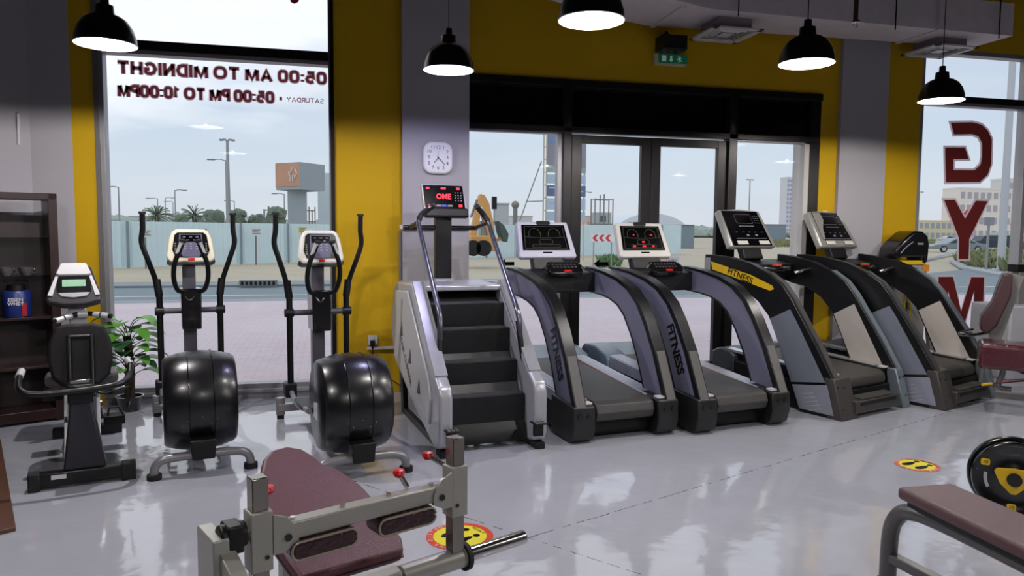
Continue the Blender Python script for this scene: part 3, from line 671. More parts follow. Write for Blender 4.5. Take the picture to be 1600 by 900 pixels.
    hb = MB().tube([(-.2, 1.12, 1.18), (-.1, 1.05, 1.17), (.16, 1.05, 1.17), (.24, 1.12, 1.18)], .018, 10).build('hand_bar', black_gloss, t)
    MB().tube([(.06, 1.05, 1.171), (.17, 1.06, 1.172)], .02, 10).build('sensor_grip', chrome, hb)
    MB().box((-.0, 1.06, 1.205), (.08, .05, .02)).build('stop_button', mat('orange_red_button', (196, 70, 40), .35), hb, .004)
    MB().box((.0, 1.38, 1.31), (.26, .07, .14), Euler((R(-22), 0, 0))).build('console_neck', black, t, .01)
    Mc = Matrix.Translation((.0, 1.44, 1.545)) @ Matrix.Rotation(R(-30), 4, 'X') @ Matrix.Scale(1.17, 4)
    shell = offset_poly([(-.25, -.155), (.25, -.155), (.225, .16), (0, .175), (-.225, .16)], .02)
    c = MB().prism(shell, 'y', -.012, .05, Mc).build('console', mat('silver_console', (166, 164, 158), .32, .4), t, .02, seg=3)
    MB().prism([(-.24, -.165), (.215, -.165), (.195, .165), (-.22, .165)] if not last else [(-.20, -.11), (.20, -.11), (.175, .165), (-.2, .165)], 'y', -.019, -.011, Mc).build('display', screen, c)
    g = MB()
    def bx(x, z, w_, h_): g.box(Mc @ Vector((x, -.0205, z)), (w_, .001, h_), Mc.to_3x3())
    for i in range(12): bx(-.09+.0155*i, .13, .008, .003); bx(-.09+.0155*i, .045, .008, .003)
    for j in range(5): bx(-.105, .055+.016*j, .003, .007); bx(.09, .055+.016*j, .003, .007)
    for i in range(12): bx(-.085+.015*i, .018, .009, .008)
    for i in range(3):
        for j in range(4): bx(.12+.024*i, .05+.022*j, .01, .004)
    for x in (-.15, -.07, .0, .07, .15): bx(x, -.04, .022, .003)
    for x in (-.03, .07): bx(x, -.07, .03, .014)
    bx(.0, -.1, .36, .004)
    g.build('display_graphics', mat('dim_screen_print', (130, 134, 142), .5), c, smooth=0)
    for s in (-1, 1): MB().box(Mc @ Vector((s*.13, -.021, -.14)), (.12, .004, .034), Mc.to_3x3()).build('white_strip', mat('white_tray_edge', (214, 210, 205), .4), c)
    if last: MB().prism([(-.198, .16), (-.09, .16), (-.085, .09), (-.15, 0), (-.185, -.1), (-.212, -.11)], 'y', -.022, -.018, Mc).build('silver_swoosh', mat('silver_console', (166, 164, 158), .32, .4), c)
    MB().prism(rrect(.06, .012, .004, 3, 0, .178), 'y', -.0215, -.0185, Mc).build('badge', white_p, c)
    return t
T3 = treadmill_b((4.44, 5.20, 0), R(19), 'black treadmill with yellow FITNESS badge on its arm, third of the row', None)
T4 = treadmill_b((5.55, 5.34, 0), R(21), 'black treadmill at the right end of the row, silver edged console with curved inlay', None, True)

def elliptical(loc, rz, label, rim):
    t = thing('elliptical_trainer', label, 'elliptical trainer', loc, rz, 'elliptical trainers by the left window')
    gt = mat('grey_tube_paint', (136, 134, 138), .3, .35, var=.03)
    # base
    MB().tube(smooth_path([(-.275, 0, .03), (-.268, 0, .075), (-.235, 0, .108), (-.16, 0, .12), (0, 0, .122), (.16, 0, .12), (.235, 0, .108), (.268, 0, .075), (.275, 0, .03)], 5), .026, 14).build('front_base_tube', gt, t)
    for s in (-1, 1): MB().cyl((s*.275, 0, 0), (s*.275, 0, .032), .042, 20).build('rubber_foot', rubber, t)
    MB().b2(-.04, .04, -.02, 1.6, .1, .17).build('main_beam', gt, t, .01)
    g = MB(); g.b2(-.26, .26, 1.62, 1.69, .06, .12)
    for s in (-1, 1): g.cyl((s*.24, 1.66, .03), (s*.24, 1.66, .17), .035, 16)
    g.build('rear_base_tube', gt, t, .005)
    for s in (-1, 1): MB().cyl((s*.24, 1.66, 0), (s*.24, 1.66, .035), .028, 16).build('rubber_foot', rubber, t)
    # flywheel drum: barrel shaped, axis across
    secs = []
    n = 40; xs = [-.215, -.213, -.195, -.12, -.07, 0, .07, .12, .195, .213, .215]; rs = [.0, .262, .278, .298, .306, .31, .306, .298, .278, .262, .0]
    cz, cy = .40, .30
    for x, r in zip(xs, rs): secs.append([(x, cy+(r+.0001)*math.cos(2*PI*k/n)*1.0, cz+(r+.0001)*math.sin(2*PI*k/n)*1.03) for k in range(n)])
    dr = MB().loft(secs).build('flywheel_cover', mat('satin_black_cover', (8, 7, 12), .3, coat=.15, var=.1), t, smooth=50)
    for x in (-.072, .072):
        g = MB(); ring = [(x, cy+.3085*math.cos(2*PI*k/48), cz+.3085*1.03*math.sin(2*PI*k/48)) for k in range(49)]
        g.tube(ring, .0028, 6, cap=False); g.build('cover_seam', screen, dr)
    g = MB()
    for x, z in ((-.085, .34), (-.055, .315), (.0, .355), (.05, .31), (.085, .335)): g.ball((x, cy-math.sqrt(max(.01, .309**2-((z-cz)/1.03)**2)), z), .0055, sub=1)
    g.build('screw', chrome, dr)
    MB().prism([(-.065, .098), (.065, .098), (.075, .22), (-.075, .22)], 'y', -.045, .06).build('lower_cover', black, t, .008)
    # mast
    MB().b2(-.042, .05, 1.33, 1.42, .17, 1.3).build('mast', mat('dark_grey_mast', (82, 80, 88), .4, .3), t, .006)
    MB().prism([(-.06, 1.05), (.085, 1.05), (.08, .74), (-.055, .74)], 'y', 1.24, 1.45).build('mast_shroud', black_gloss, t, .01)
    MB().tube([(-.03+.012*k, 1.235, .995-.03*math.sin(PI*k/5)) for k in range(6)], .006, 6).build('shroud_loop', chrome, t)
    MB().cyl((-.205, 1.37, .875), (.23, 1.37, .875), .022, 16).build('pivot_axle', mat('dark_grey_mast', (82, 80, 88), .4, .3), t)
    for s in (-1, 1):
        ox = .01
        def X(v): return ox + s*v
        arm = MB().tube(smooth_path([(X(.315), 1.30, 1.615), (X(.315), 1.31, 1.50), (X(.325), 1.32, 1.40), (X(.29), 1.33, 1.28), (X(.245), 1.36, 1.14), (X(.225), 1.37, 1.05)], 4), .0195, 12).build('swing_handle', black_m, t)
        MB().tube([(X(.315), 1.30, 1.612), (X(.315), 1.30, 1.628)], .026, 14).build('handle_cap', rubber, arm)
        MB().tube([(X(.232), 1.37, 1.12), (X(.215), 1.37, .99)], .028, 12).build('arm_sleeve', black, arm)
        MB().tube([(X(.215), 1.37, 1.0), (X(.213), 1.37, .3)], .023, 12).build('swing_arm', black_m, t)
        MB().cyl((X(.185), 1.37, .875), (X(.25), 1.37, .875), .032, 16).build('pivot_hub', black, t)
        MB().b2(X(.175), X(.26), 1.31, 1.43, .235, .345).build('link_box', black, t, .012)
        MB().tube(smooth_path([(X(.215), 1.33, .28), (X(.21), 1.15, .23), (X(.2), .95, .24), (X(.245), .45, .33)]), .02, 10).build('pedal_arm', gt, t)
        MB().b2(X(.13), X(.24), .75, 1.08, .26, .285).build('foot_plate', black, t, .01)
        # fixed inner handle bar
        ih = MB().tube(smooth_path([(ox+s*.05+.0, 1.09, 1.425), (ox+s*.07, 1.10, 1.36), (ox+s*.11, 1.12, 1.25), (ox+s*.118, 1.16, 1.14), (ox+s*.095, 1.2, 1.05), (ox+s*.06, 1.24, 1.03)], 4), .0175, 12).build('fixed_handle', black_m, t)
        MB().tube([(ox+s*.056, 1.092, 1.41), (ox+s*.087, 1.108, 1.32)], .0185, 12).build('pulse_sensor', sens, ih)
        MB().tube([(ox+s*.049, 1.0885, 1.425), (ox+s*.055, 1.0915, 1.405)], .024, 12).build('handle_cap', rubber, ih)
    # console
    Mc = Matrix.Translation((.02, 1.30, 1.37)) @ Matrix.Rotation(R(-14), 4, 'X')
    sh = [(-.10, .135), (-.13, .115), (-.15, .06), (-.17, -.07), (-.165, -.10), (-.14, -.125), (.14, -.125), (.165, -.10), (.17, -.07), (.15, .06), (.13, .115), (.10, .135)]
    c = MB().prism(sh, 'y', -.01, .05, Mc).build('console', rim, t, .016, seg=3)
    MB().prism([(x*1.0, z*.4-.09) for x, z in sh], 'y', .0, .055, Mc).build('console_back', black, c)
    MB().prism([(-.09, .105), (-.112, .085), (-.13, -.03), (-.11, -.085), (.11, -.085), (.13, -.03), (.112, .085), (.09, .105)], 'y', -.016, -.008, Mc).build('console_fascia', black_gloss, c)
    MB().prism(offset_poly([(-.075, .09), (-.08, -.02), (-.055, -.08), (.055, -.08), (.08, -.02), (.075, .09)], .004), 'y', -.02, -.014, Mc).build('key_panel', mat('slate_key_panel', (86, 84, 108), .4), c)
    MB().prism([(-.07, .085), (.07, .085), (.07, .032), (-.07, .032)], 'y', -.023, -.019, Mc).build('display', screen, c)
    g = MB()
    for i in range(3):
        for j in range(3): g.box(Mc @ Vector((-.04+.04*i, -.0215, .015-.02*j)), (.014, .001, .004), Mc.to_3x3())
    for x, z in ((-.045, .068), (0, .068), (.045, .068), (-.02, .045), (.025, .045)): g.box(Mc @ Vector((x, -.0235, z)), (.02, .001, .003), Mc.to_3x3())
    g.build('key_print', mat('pale_key_print', (180, 180, 190), .5), c, smooth=0)
    MB().box(Mc @ Vector((0, -.014, -.102)), (.045, .014, .02), Mc.to_3x3()).build('stop_button', red_p, c, .003)
    g = MB()
    for s in (-1, 1):
        for j in range(5): g.ball(Mc @ Vector((s*.108, -.016, -.055+.018*j)), .008, sub=1)
    g.build('speaker_dots', mat('grey_dots', (120, 118, 112), .5), c)
    return t
E1 = elliptical((-.78, 4.78, 0), R(12.5), 'elliptical trainer with cream rimmed console, beside the potted plant', cream_p)
E2 = elliptical((.17, 4.50, 0), R(12), 'elliptical trainer with off-white rimmed console in front of the yellow pier, beside the stair climber', mat('off_white_plastic', (216, 212, 204), .35))
MB().prism([(.27, .42), (.39, .40), (.40, .31), (.28, .30)], 'x', -.2155, -.2145).build('white_sticker', white_p, E2)

for _t in (T3, T4): _t.scale = (1.045, 1, 1)
# ---------------------------------------------------------------- stair climber
t = thing('stair_climber', 'silver stair climber with black steps and lit red console', 'stair climber', (1.04, 4.91, 0), R(7))
S = t
side = [(1.22, 1.09), (.66, 1.115), (.0, .53), (-.10, .47), (-.13, .40), (-.13, .12), (-.10, .06), (.02, .03), (.10, .06), (.62, .20), (1.30, .43), (1.40, .60), (1.38, .85), (1.33, 1.02)]
for s in (-1, 1):
    x0, x1 = (-.385, -.292) if s < 0 else (.292, .385)
    sp_ = MB().prism(side, 'x', x0, x1).build('side_shell', silver, t, .02, seg=3)
    if s < 0:
        bulge = [(1.20, 1.02), (.74, 1.05), (.12, .50), (.06, .36), (.10, .18), (.55, .26), (1.22, .47), (1.32, .66), (1.28, .9)]
        MB().prism(bulge, 'x', -.404, -.38).build('side_bulge', mat('pale_silver_shell', (190, 190, 194), .35, .2), sp_, .02, seg=3)
        g = MB()
        for y, z in ((.95, .72), (.66, .55), (.38, .38)): g.prism([(y-.06, z-.035), (y+.04, z-.045), (y-.03, z+.075)], 'x', -.4065, -.4035)
        g.build('triangle_print', mat('slate_print', (58, 58, 72), .5), sp_)
        text('side_lettering', 'STAIR CLIMBER', .075, mat('slate_print', (92, 92, 104), .5), frame((-.4045, .80, .52), (0, -.72, -.62), (0, -.62, .72)), sp_, .0008, .001)
    # sloped bright top flange facing the user
    MB().prism([(.66, 1.118), (.64, 1.126), (-.01, .537), (.0, .525)], 'x', x0+.002, x1-.002).build('top_flange', mat('bright_silver', (186, 186, 194), .25, .5), sp_)
    MB().b2(x0+.01, x1-.01, -.12, .0, .0, .045).build('front_foot', rubber, t, .006)
MB().b2(-.35, .35, .60, 1.25, 1.05, 1.095).build('top_cover', silver, t, .012)
MB().prism([(.72, 1.05), (1.25, 1.05), (1.3, .4), (.6, .15), (.1, .04), (.0, .04), (.02, .12), (.14, .33)], 'x', -.29, .29).build('inner_housing', black_m, t)
MB().prism([(1.15, 0), (1.25, 0), (1.32, .5), (1.24, .5)], 'x', -.34, -.30).prism([(1.15, 0), (1.25, 0), (1.32, .5), (1.24, .5)], 'x', .30, .34).b2(-.34, -.30, .0, 1.2, .0, .05).b2(.30, .34, .0, 1.2, .0, .05).build('base_frame', black, t, .004)
trd = [(.17, .36), (.33, .575), (.49, .79), (.62, .965)]
for i, (y, z) in enumerate(trd):
    stp = MB().prism([(y-.12, z), (y+.10, z), (y+.10, z-.03), (y+.02, z-.24), (y-.12, z-.24)], 'x', -.288, .288).build('step', black, t, .004)
    g = MB()
    for k in range(18): g.b2(-.27, .27, y-.105+.0115*k, y-.099+.0115*k, z, z+.003)
    g.build('tread_ribs', tread, stp)
    if i: MB().b2(-.28, .28, y-.125, y-.118, z-.235, z-.218).build('step_edge', mat('worn_metal_edge', (150, 146, 140), .4, .4), stp)
for s in (-1, 1):
    pg = MB().b2(s*.31-.045, s*.31+.05, -.20, -.10, .19, .2).build('foot_peg', black, t, .003)
    g = MB()
    for i in range(3):
        for j in range(2): g.b2(s*.31-.03+.028*i, s*.31-.012+.028*i, -.19+.045*j, -.16+.045*j, .2005, .2025)
    g.build('peg_holes', steel, pg); MB().b2(s*.31-.03, s*.31+.04, -.15, -.12, .10, .19).build('peg_bracket', black, pg, .004)
MB().b2(-.065, .07, 1.17, 1.24, 1.06, 1.62).build('console_mast', black_m, t, .006)
MB().b2(-.07, .075, 1.14, 1.26, 1.085, 1.11).build('mast_plate', silver, t)
MB().cyl((-.33, 1.2, 1.53), (.30, 1.2, 1.53), .019, 14).build('cross_tube', black_m, t)
for s in (-1, 1):
    hr = MB().tube(smooth_path([(s*.17, .82, 1.70), (s*.25, .88, 1.635), (s*.285, .86, 1.57), (s*.288, .72, 1.42), (s*.29, .34, 1.05), (s*.292, .20, .90), (s*.30, .17, .70), (s*.32, .12, .50)], 5), .0185, 14).build('hand_rail', mat('brushed_grey_rail', (110, 110, 124), .22, .8), t)
    MB().tube(smooth_path([(s*.17, .82, 1.70), (s*.25, .88, 1.635), (s*.28, .865, 1.585)], 4), .0215, 14).build('rail_grip', rubber, hr)
    MB().box((s*.21, .835, 1.685), (.016, .07, .008), Euler((0, R(s*38), 0))).build('pulse_plate', sens, hr)
    MB().tube([(s*.285, .87, 1.57), (s*.28, 1.2, 1.53)], .016, 12).build('rail_stay', black_m, hr)
    MB().tube([(s*.291, .20, .86), (s*.30, .17, .70), (s*.32, .12, .50)], .021, 12).build('rail_sleeve', black_m, hr)
Mc = Matrix.Translation((.0, 1.18, 1.755)) @ Matrix.Rotation(R(-12), 4, 'X')
c = MB().prism([(-.165, -.13), (.205, -.13), (.175, .13), (-.18, .13)], 'y', -.01, .05, Mc).build('console', silver, t, .008)
MB().prism([(-.158, -.07), (.18, -.07), (.165, .12), (-.17, .12)], 'y', -.016, -.008, Mc).build('display', screen, c)
MB().prism([(-.168, -.15), (.2, -.15), (.195, -.075), (-.162, -.075)], 'y', -.05, .02, Mc).build('console_tray', black, c, .012)
g = MB()
for x, z, w_, h_ in ((-.13, .095, .028, .016), (0, .095, .04, .018), (.125, .095, .03, .018), (-.12, -.05, .024, .018), (.14, -.05, .03, .022)): g.box(Mc @ Vector((x, -.017, z)), (w_, .001, h_), Mc.to_3x3())
g.build('red_indicators', led_red, c, smooth=0)
text('red_digits', 'OME', .06, led_red, Mc @ frame((.0, -.0175, .025), (1, 0, 0), (0, 0, 1)), c, .0005, .002)
g = MB()
for i in range(3):
    for j in range(4): g.box(Mc @ Vector((.10+.024*i, -.017, .06-.022*j)), (.009, .001, .008), Mc.to_3x3())
for x in (-.045, .05): g.box(Mc @ Vector((x, -.017, -.05)), (.04, .001, .016), Mc.to_3x3())
g.build('key_print', printm, c, smooth=0)
MB().box(Mc @ Vector((.0, -.017, -.05)), (.04, .001, .018), Mc.to_3x3()).build('blue_key', mat('blue_key', (50, 60, 150), .4, emit=(60, 80, 220), estr=.3), c)

# ---------------------------------------------------------------- recumbent bike
t = thing('exercise_bike', 'recumbent exercise bike with black backrest and green display', 'exercise bike', (-1.43, 4.72, 0), R(15))
g = MB(); g.b2(-.235, .235, -.035, .035, .015, .10); g.build('base_bar', black_m, t, .012)
for s in (-1, 1):
    MB().b2(s*.235-.04, s*.235+.01*s+.03, -.042, .042, .0, .105).build('base_cap', rubber, t, .008)
MB().b2(-.16, -.085, -.0362, -.0352, .06, .085).build('white_label', white_p, t)
MB().prism([(-.10, .10), (.12, .10), (.055, .50), (-.055, .50)], 'y', -.03, .10).build('seat_post', mat('dark_grey_column', (32, 31, 38), .45, spec=.35), t, .012)
MB().b2(-.065, .065, -.05, .13, .49, .60).build('post_clamp', black, t, .01)
MB().b2(-.05, .05, -.02, .1, .60, .625).build('clamp_plate', chrome, t, .004)
for s in (-1, 1): MB().bar((s*.085, .02, .12), (s*.085, .35, .62), .02, .05).build('side_rail', sens, t, .004)
bp_ = [(-.07, .38), (-.13, .36), (-.165, .27), (-.172, .16), (-.155, .06), (-.10, .0), (.10, .0), (.155, .06), (.172, .16), (.165, .27), (.13, .36), (.07, .38)]
Mb = Matrix.Translation((0, .22, .545)) @ Matrix.Rotation(R(-8), 4, 'X')
back = MB().prism(bp_, 'y', 0, .05, Mb).build('backrest', mat('black_vinyl', (15, 13, 17), .6, bump=.3, bscale=200, spec=.3), t, .018, seg=3)
for s in (-1, 1): MB().tube([Mb @ Vector((s*.06, -.02, .31)), Mb @ Vector((s*.06, -.025, .0)), (s*.06, .12, .50)], .013, 10).build('back_strut', black_m, back)
MB().tube([Mb @ Vector((-.06, -.022, .30)), Mb @ Vector((.06, -.022, .30))], .011, 10).build('back_strut', black_m, back)
MB().prism(rrect(.40, .34, .12, 6, 0, .42), 'z', .53, .60).build('seat', mat('grey_vinyl_seat', (74, 72, 74), .45), t, .02, seg=3)
hb = MB().tube(smooth_path([(-.295, .14, .67), (-.302, .06, .645), (-.292, -.05, .60), (-.22, -.085, .575), (0, -.09, .575), (.20, -.06, .59), (.252, .06, .615), (.265, .16, .67), (.252, .2, .69)], 5), .0185, 12).build('side_handle', black_m, t)
MB().tube([(-.295, .145, .672), (-.302, .07, .65)], .021, 12).tube([(.250, .205, .692), (.267, .155, .665)], .021, 12).build('handle_grip', sens, hb)
MB().b2(-.05, .05, .0, 1.25, .12, .20).build('main_beam', black_m, t, .01)
MB().b2(-.22, .22, 1.15, 1.22, .0, .075).build('rear_base_bar', black_m, t, .01)
MB().prism([(.45, .15), (1.2, .15), (1.25, .35), (1.05, .62), (.75, .62), (.5, .42)], 'x', -.075, .075).build('flywheel_housing', mat('pale_grey_housing', (120, 118, 122), .4), t, .02)
for s in (-1, 1):
    MB().bar((s*.085, .72, .32), (s*.095, .72+s*.0, .32-s*.1), .02, .03).cyl((s*.07, .72, .32), (s*.10, .72, .32), .03, 12).build('crank', chrome, t)
    pd = MB().b2(s*.105, s*.235, .66, .78, .32-s*.1-.02-.02, .32-s*.1+.02).build('pedal', black, t, .006)
    MB().tube([(s*.13, .68, .34-s*.1), (s*.14, .70, .39-s*.1), (s*.2, .70, .39-s*.1), (s*.225, .68, .34-s*.1)], .008, 8).build('pedal_strap', black, pd)
MB().tube(smooth_path([(.07, .1, .53), (.12, .1, .51), (.22, .12, .53), (.26, .15, .515), (.24, .16, .40)]), .006, 8).build('seat_lever', black, t)
MB().prism([(-.06, .55), (.03, .55), (.02, 1.0), (-.09, 1.0)], 'y', .93, 1.0).build('console_mast', silver, t, .008)
hb2 = MB().tube(smooth_path([(-.175, .86, .885), (-.08, .9, .905), (0, .92, .915), (.08, .9, .91), (.175, .86, .895)]), .017, 12).build('front_handle', black_m, t)
for a, b in (((-.155, .865, .88), (-.115, .885, .893)), ((-.105, .888, .896), (-.065, .905, .908)), ((.065, .905, .911), (.105, .888, .906)), ((.115, .885, .904), (.155, .865, .897))):
    MB().tube([a, b], .0205, 12).build('pulse_sensor', sens, hb2)
MB().cyl((-.03, .915, .912), (.03, .915, .912), .026, 12).build('handle_clamp', sens, hb2)
Mc = Matrix.Translation((-.045, .93, 1.125)) @ Matrix.Rotation(R(-25), 4, 'X') @ Matrix.Scale(1.06, 4)
c = MB().prism([(-.075, .13), (.075, .13), (.10, .11), (.155, -.10), (.15, -.13), (.06, -.155), (-.06, -.155), (-.15, -.13), (-.155, -.10), (-.10, .11)], 'y', -.01, .06, Mc).build('console', mat('dark_silver_console', (52, 50, 54), .35, .3), t, .02, seg=3)
MB().prism([(-.07, .13), (.07, .13), (.10, .055), (.08, .045), (-.08, .045), (-.10, .055)], 'y', -.035, -.005, Mc).build('book_rest', white_p, c, .008)
for s in (-1, 1): MB().prism([(s*.085, .045), (s*.1, .05), (s*.145, -.085), (s*.118, -.09)], 'y', -.018, -.008, Mc).build('side_trim', white_p, c)
MB().prism(rrect(.19, .11, .02, 4, 0, -.02), 'y', -.016, -.008, Mc).build('console_fascia', black_gloss, c)
MB().prism([(-.065, .018), (.065, .018), (.065, -.028), (-.065, -.028)], 'y', -.02, -.014, Mc).build('display', mat('green_lcd', (130, 168, 140), .3, emit=(130, 180, 145), estr=.25), c)
MB().prism([(-.09, -.07), (.09, -.07), (.07, -.095), (0, -.105), (-.07, -.095)], 'y', -.02, -.01, Mc).build('key_strip', silver, c, .003)

# ---------------------------------------------------------------- potted plant
t = thing('potted_plant', 'leafy green plant in a black pot by the left window corner', 'plant', (-1.635, 6.60, 0))
MB().lathe([(.001, 0), (.075, 0), (.105, .12), (.11, .125), (.098, .125), (.09, .10), (.001, .10)], seg=28).build('pot', black_gloss, t)
MB().tube([(0, 0, .1), (.01, 0, .35), (-.005, 0, .62)], .035, 10, rs=[.04, .036, .03]).build('trunk', mat('mossy_trunk', (58, 46, 26), .9, bump=.5), t)
leafm = [mat('leaf_green', (96, 160, 60), .4, var=.25, scale=20), mat('leaf_dark_green', (38, 78, 44), .4, var=.25, scale=20)]
def leaf_mesh(mb, base, tip, w, up=Vector((0, 0, 1))):
    d = tip-base; sd = d.cross(up).normalized(); nrm = sd.cross(d).normalized(); n = 7; rows = []
    for i in range(n+1):
        k = i/n; ww = w*math.sin(PI*min(1, k*.94+.05))**.7*(1.15-.35*k); c_ = base+d*k+nrm*(.12*d.length*math.sin(PI*k)-.12*d.length*k*k)
        rows.append([c_-sd*ww+nrm*ww*.25, c_, c_+sd*ww+nrm*ww*.25])
    vs = [mb.bm.verts.new(p) for r_ in rows for p in r_]
    for i in range(n):
        for j in range(2): mb.bm.faces.new([vs[i*3+j], vs[i*3+j+1], vs[i*3+j+4], vs[i*3+j+3]])
rnd = random.Random(3)
for i in range(40):
    a = i*2.4+rnd.uniform(-.3, .3); zz = .33+.44*(i/39); ln = .17+.06*rnd.random(); st0 = Vector((.02*math.cos(a), .02*math.sin(a), zz-.08))
    if math.sin(a) > .55 : ln *= .6
    b0 = Vector((.09*math.cos(a), .07*math.sin(a), zz+.0)); tp = b0+Vector((ln*math.cos(a), ln*.7*math.sin(a), rnd.uniform(-.07, .01)))
    g = MB(); leaf_mesh(g, b0, tp, rnd.uniform(.06, .085)); lf = g.build('leaf', leafm[0 if i > 26 else (i % 2)], t, smooth=80, fix=False)
    MB().tube([st0, (st0+b0)/2+Vector((0, 0, .02)), b0], .004, 6).build('leaf_stem', leafm[1], lf)

# ---------------------------------------------------------------- shelf unit with tubs
wood = mat('dark_brown_wood', (36, 18, 17), .35, var=.25, scale=6)
t = thing('display_shelf', 'tall dark brown wooden display shelf in the left corner', 'shelf', (-2.05, 6.385, 0), R(27))
# local x runs along the front (negative = to the left), y into the corner
Wd, Dp, Hh = .78, .30, 1.765
for a, b in ((-.06, 0), (-Wd, -Wd+.06), ): MB().b2(a, b, 0, Dp, 0, Hh).build('side_panel', wood, t, .003)
MB().b2(-Wd, 0, 0, Dp, Hh-.05, Hh+.0).build('top_panel', wood, t, .003)
MB().b2(-Wd+.06, -.06, 0, Dp, .02, .10).build('plinth', wood, t, .003)
MB().b2(-.49, -.43, 0, Dp, .1, Hh-.05).build('side_panel', wood, t, .003)
MB().b2(-.43, -.06, Dp-.02, Dp-.005, .1, 1.60).b2(-Wd+.06, -.49, Dp-.02, Dp-.005, .1, 1.6).build('back_panel', mat('dark_back_board', (34, 22, 24), .4), t)
for z in (.42, .80, ): MB().b2(-.43, -.06, .02, Dp-.03, z, z+.022).build('shelf_board', wood, t, .002)
for z in (1.13, 1.42): MB().b2(-.43, -.06, .02, Dp-.03, z, z+.008).build('glass_shelf', glassmat('shelf_glass', (.8, .85, .85), 1), t)
Ms = Matrix.Translation((-2.05, 6.385, 0)) @ Matrix.Rotation(R(27), 4, 'Z')
p = Ms @ Vector((-.27, .12, .822))
t = thing('supplement_tub', 'blue supplement tub with black lid on the dark shelf', 'tub', p, R(15))
MB().lathe([(.001, 0), (.088, 0), (.095, .01), (.095, .19), (.088, .20), (.055, .205)], seg=32).build('tub_body', mat('blue_label', (28, 46, 110), .35, var=.2, scale=14), t)
MB().lathe([(.062, .2), (.062, .245), (.055, .25), (.001, .25)], seg=32).build('lid', black, t)
for s_, z_, sz in (('ESSEN', .135, .036), ('WHEY', .105, .036)): text('label_text', s_, sz, white_p, frame((0, -.0965, z_), (1, 0, 0), (0, 0, 1)), t, .001, .001)
MB().box((.05, -.083, .06), (.035, .012, .10), Euler((0, 0, R(32)))).build('red_patch', mat('red_label', (150, 24, 34), .4), t)
for k, dx_ in enumerate((-.33, -.20)):
    p = Ms @ Vector((dx_, .12, 1.138))
    t = thing('shaker_cup', ['clear glass cup on the glass shelf, left of the pair', 'clear glass cup on the glass shelf, right of the pair'][k], 'cup', p, 0, 'small glass cups on the dark shelf')
    MB().lathe([(.001, 0), (.035, 0), (.05, .03), (.052, .06), (.047, .06), (.045, .03), (.03, .008), (.001, .008)], seg=24).build('cup_bowl', mat('cloudy_glass', (110, 108, 112), .12, .6), t)
    MB().tube([(.05, 0, .045), (.07, 0, .05), (.072, 0, .02), (.045, 0, .015)], .005, 6).build('cup_handle', mat('cloudy_glass', (110, 108, 112), .12, .6), t)
# low wooden plinth board lying at the left edge
q = [gp(25, 830), gp(0, 836), Vector((-2.9, 3.9, 0)), Vector((-3.2, 6.0, 0)), gp(1, 690)]
tag(MB().prism([(v.x, v.y) for v in q], 'z', 0.0, .022).build('wooden_board', mat('brown_wood_board', (84, 54, 40), .45, var=.3, scale=5), None, .003), 'brown wooden board lying on the floor at the left edge', 'board')

# ---------------------------------------------------------------- floor stickers
def sticker(x, y, r, rz, label):
    t = thing('floor_sticker', label, 'sticker', (x, y, 0), rz, 'round distance stickers on the floor')
    z = .001
    MB().cyl((0, 0, z), (0, 0, z+.001), r, 48).build('red_ring', mat('sticker_red', (206, 66, 46), .4), t)
    MB().cyl((0, 0, z+.001), (0, 0, z+.0018), r*.8, 48).build('yellow_disc', mat('sticker_yellow', (226, 214, 50), .4), t)
    g = MB()
    for s in (-1, 1):
        g.prism([(s*.045+.024*math.cos(a)*(1.15 if math.sin(a) > 0 else .8), .018+.062*math.sin(a)) for a in [2*PI*k/16 for k in range(16)]], 'z', z+.0018, z+.0024)
        g.prism([(s*.045+.018*math.cos(a), -.068+.018*math.sin(a)) for a in [2*PI*k/12 for k in range(12)]], 'z', z+.0018, z+.0024)
    g.build('footprints', screen, t)
    s_ = 'KEEP YOUR DISTANCE'
    for i, ch in enumerate(s_):
        if ch == ' ': continue
        a = R(200-220*i/(len(s_)-1)); rr_ = r*.9
        text('ring_letter', ch, .032, white_p, frame((rr_*math.cos(a), rr_*math.sin(a), z+.0014), (math.sin(a), -math.cos(a), 0), (math.cos(a), math.sin(a), 0)), t, .0005)
    text('middle_words', '2 METER', .026, screen, frame((0, -.115, z+.002), (1, 0, 0), (0, 1, 0)), t, .0004)
sticker(.60, 3.50, .165, R(115), 'round red and yellow footprint sticker on the floor behind the chrome bar')
sticker(3.70, 3.965, .135, R(105), 'round red and yellow footprint sticker on the open floor at right')

# ---------------------------------------------------------------- hip press machine in the foreground
hm = R(25)
t = thing('hip_press_machine', 'grey hip press machine with maroon pad in the foreground', 'exercise machine', (.09, 2.22, 0), hm)
HM = Matrix.Translation((.09, 2.22, 0)) @ Matrix.Rotation(hm, 4, 'Z'); HI = HM.inverted()
# pad plane: rises away from the camera
c_near = HI @ gp(550, 885, .42); c_far = Vector((c_near.x+.0, c_near.y+.66, .665))
ax = (c_far-c_near).normalized(); nrm = Vector((1, 0, 0)).cross(ax).normalized()
def onpad(px, py):
    d_ = HI.to_3x3() @ ray(px, py); o_ = HI @ Vector((0, 0, EYE)); k = (c_near-o_).dot(nrm)/d_.dot(nrm); P = o_+d_*k
    v = P-c_near; return (v.x, v.dot(ax))
outl = [onpad(*p_) for p_ in ((632, 858), (628, 838), (607, 812), (590, 785), (565, 757), (535, 735), (506, 724), (492, 712), (472, 700), (448, 696), (424, 702), (411, 717), (408, 735), (398, 752), (392, 775), (397, 798), (410, 820), (425, 842), (450, 878), (470, 905))]
Mp_ = Matrix((Vector((1, 0, 0)), ax, nrm)).transposed().to_4x4(); Mp_.translation = c_near
pad = MB().prism(outl, 'z', -.055, 0, Mp_).build('back_pad', maroon, t, .014, seg=3)
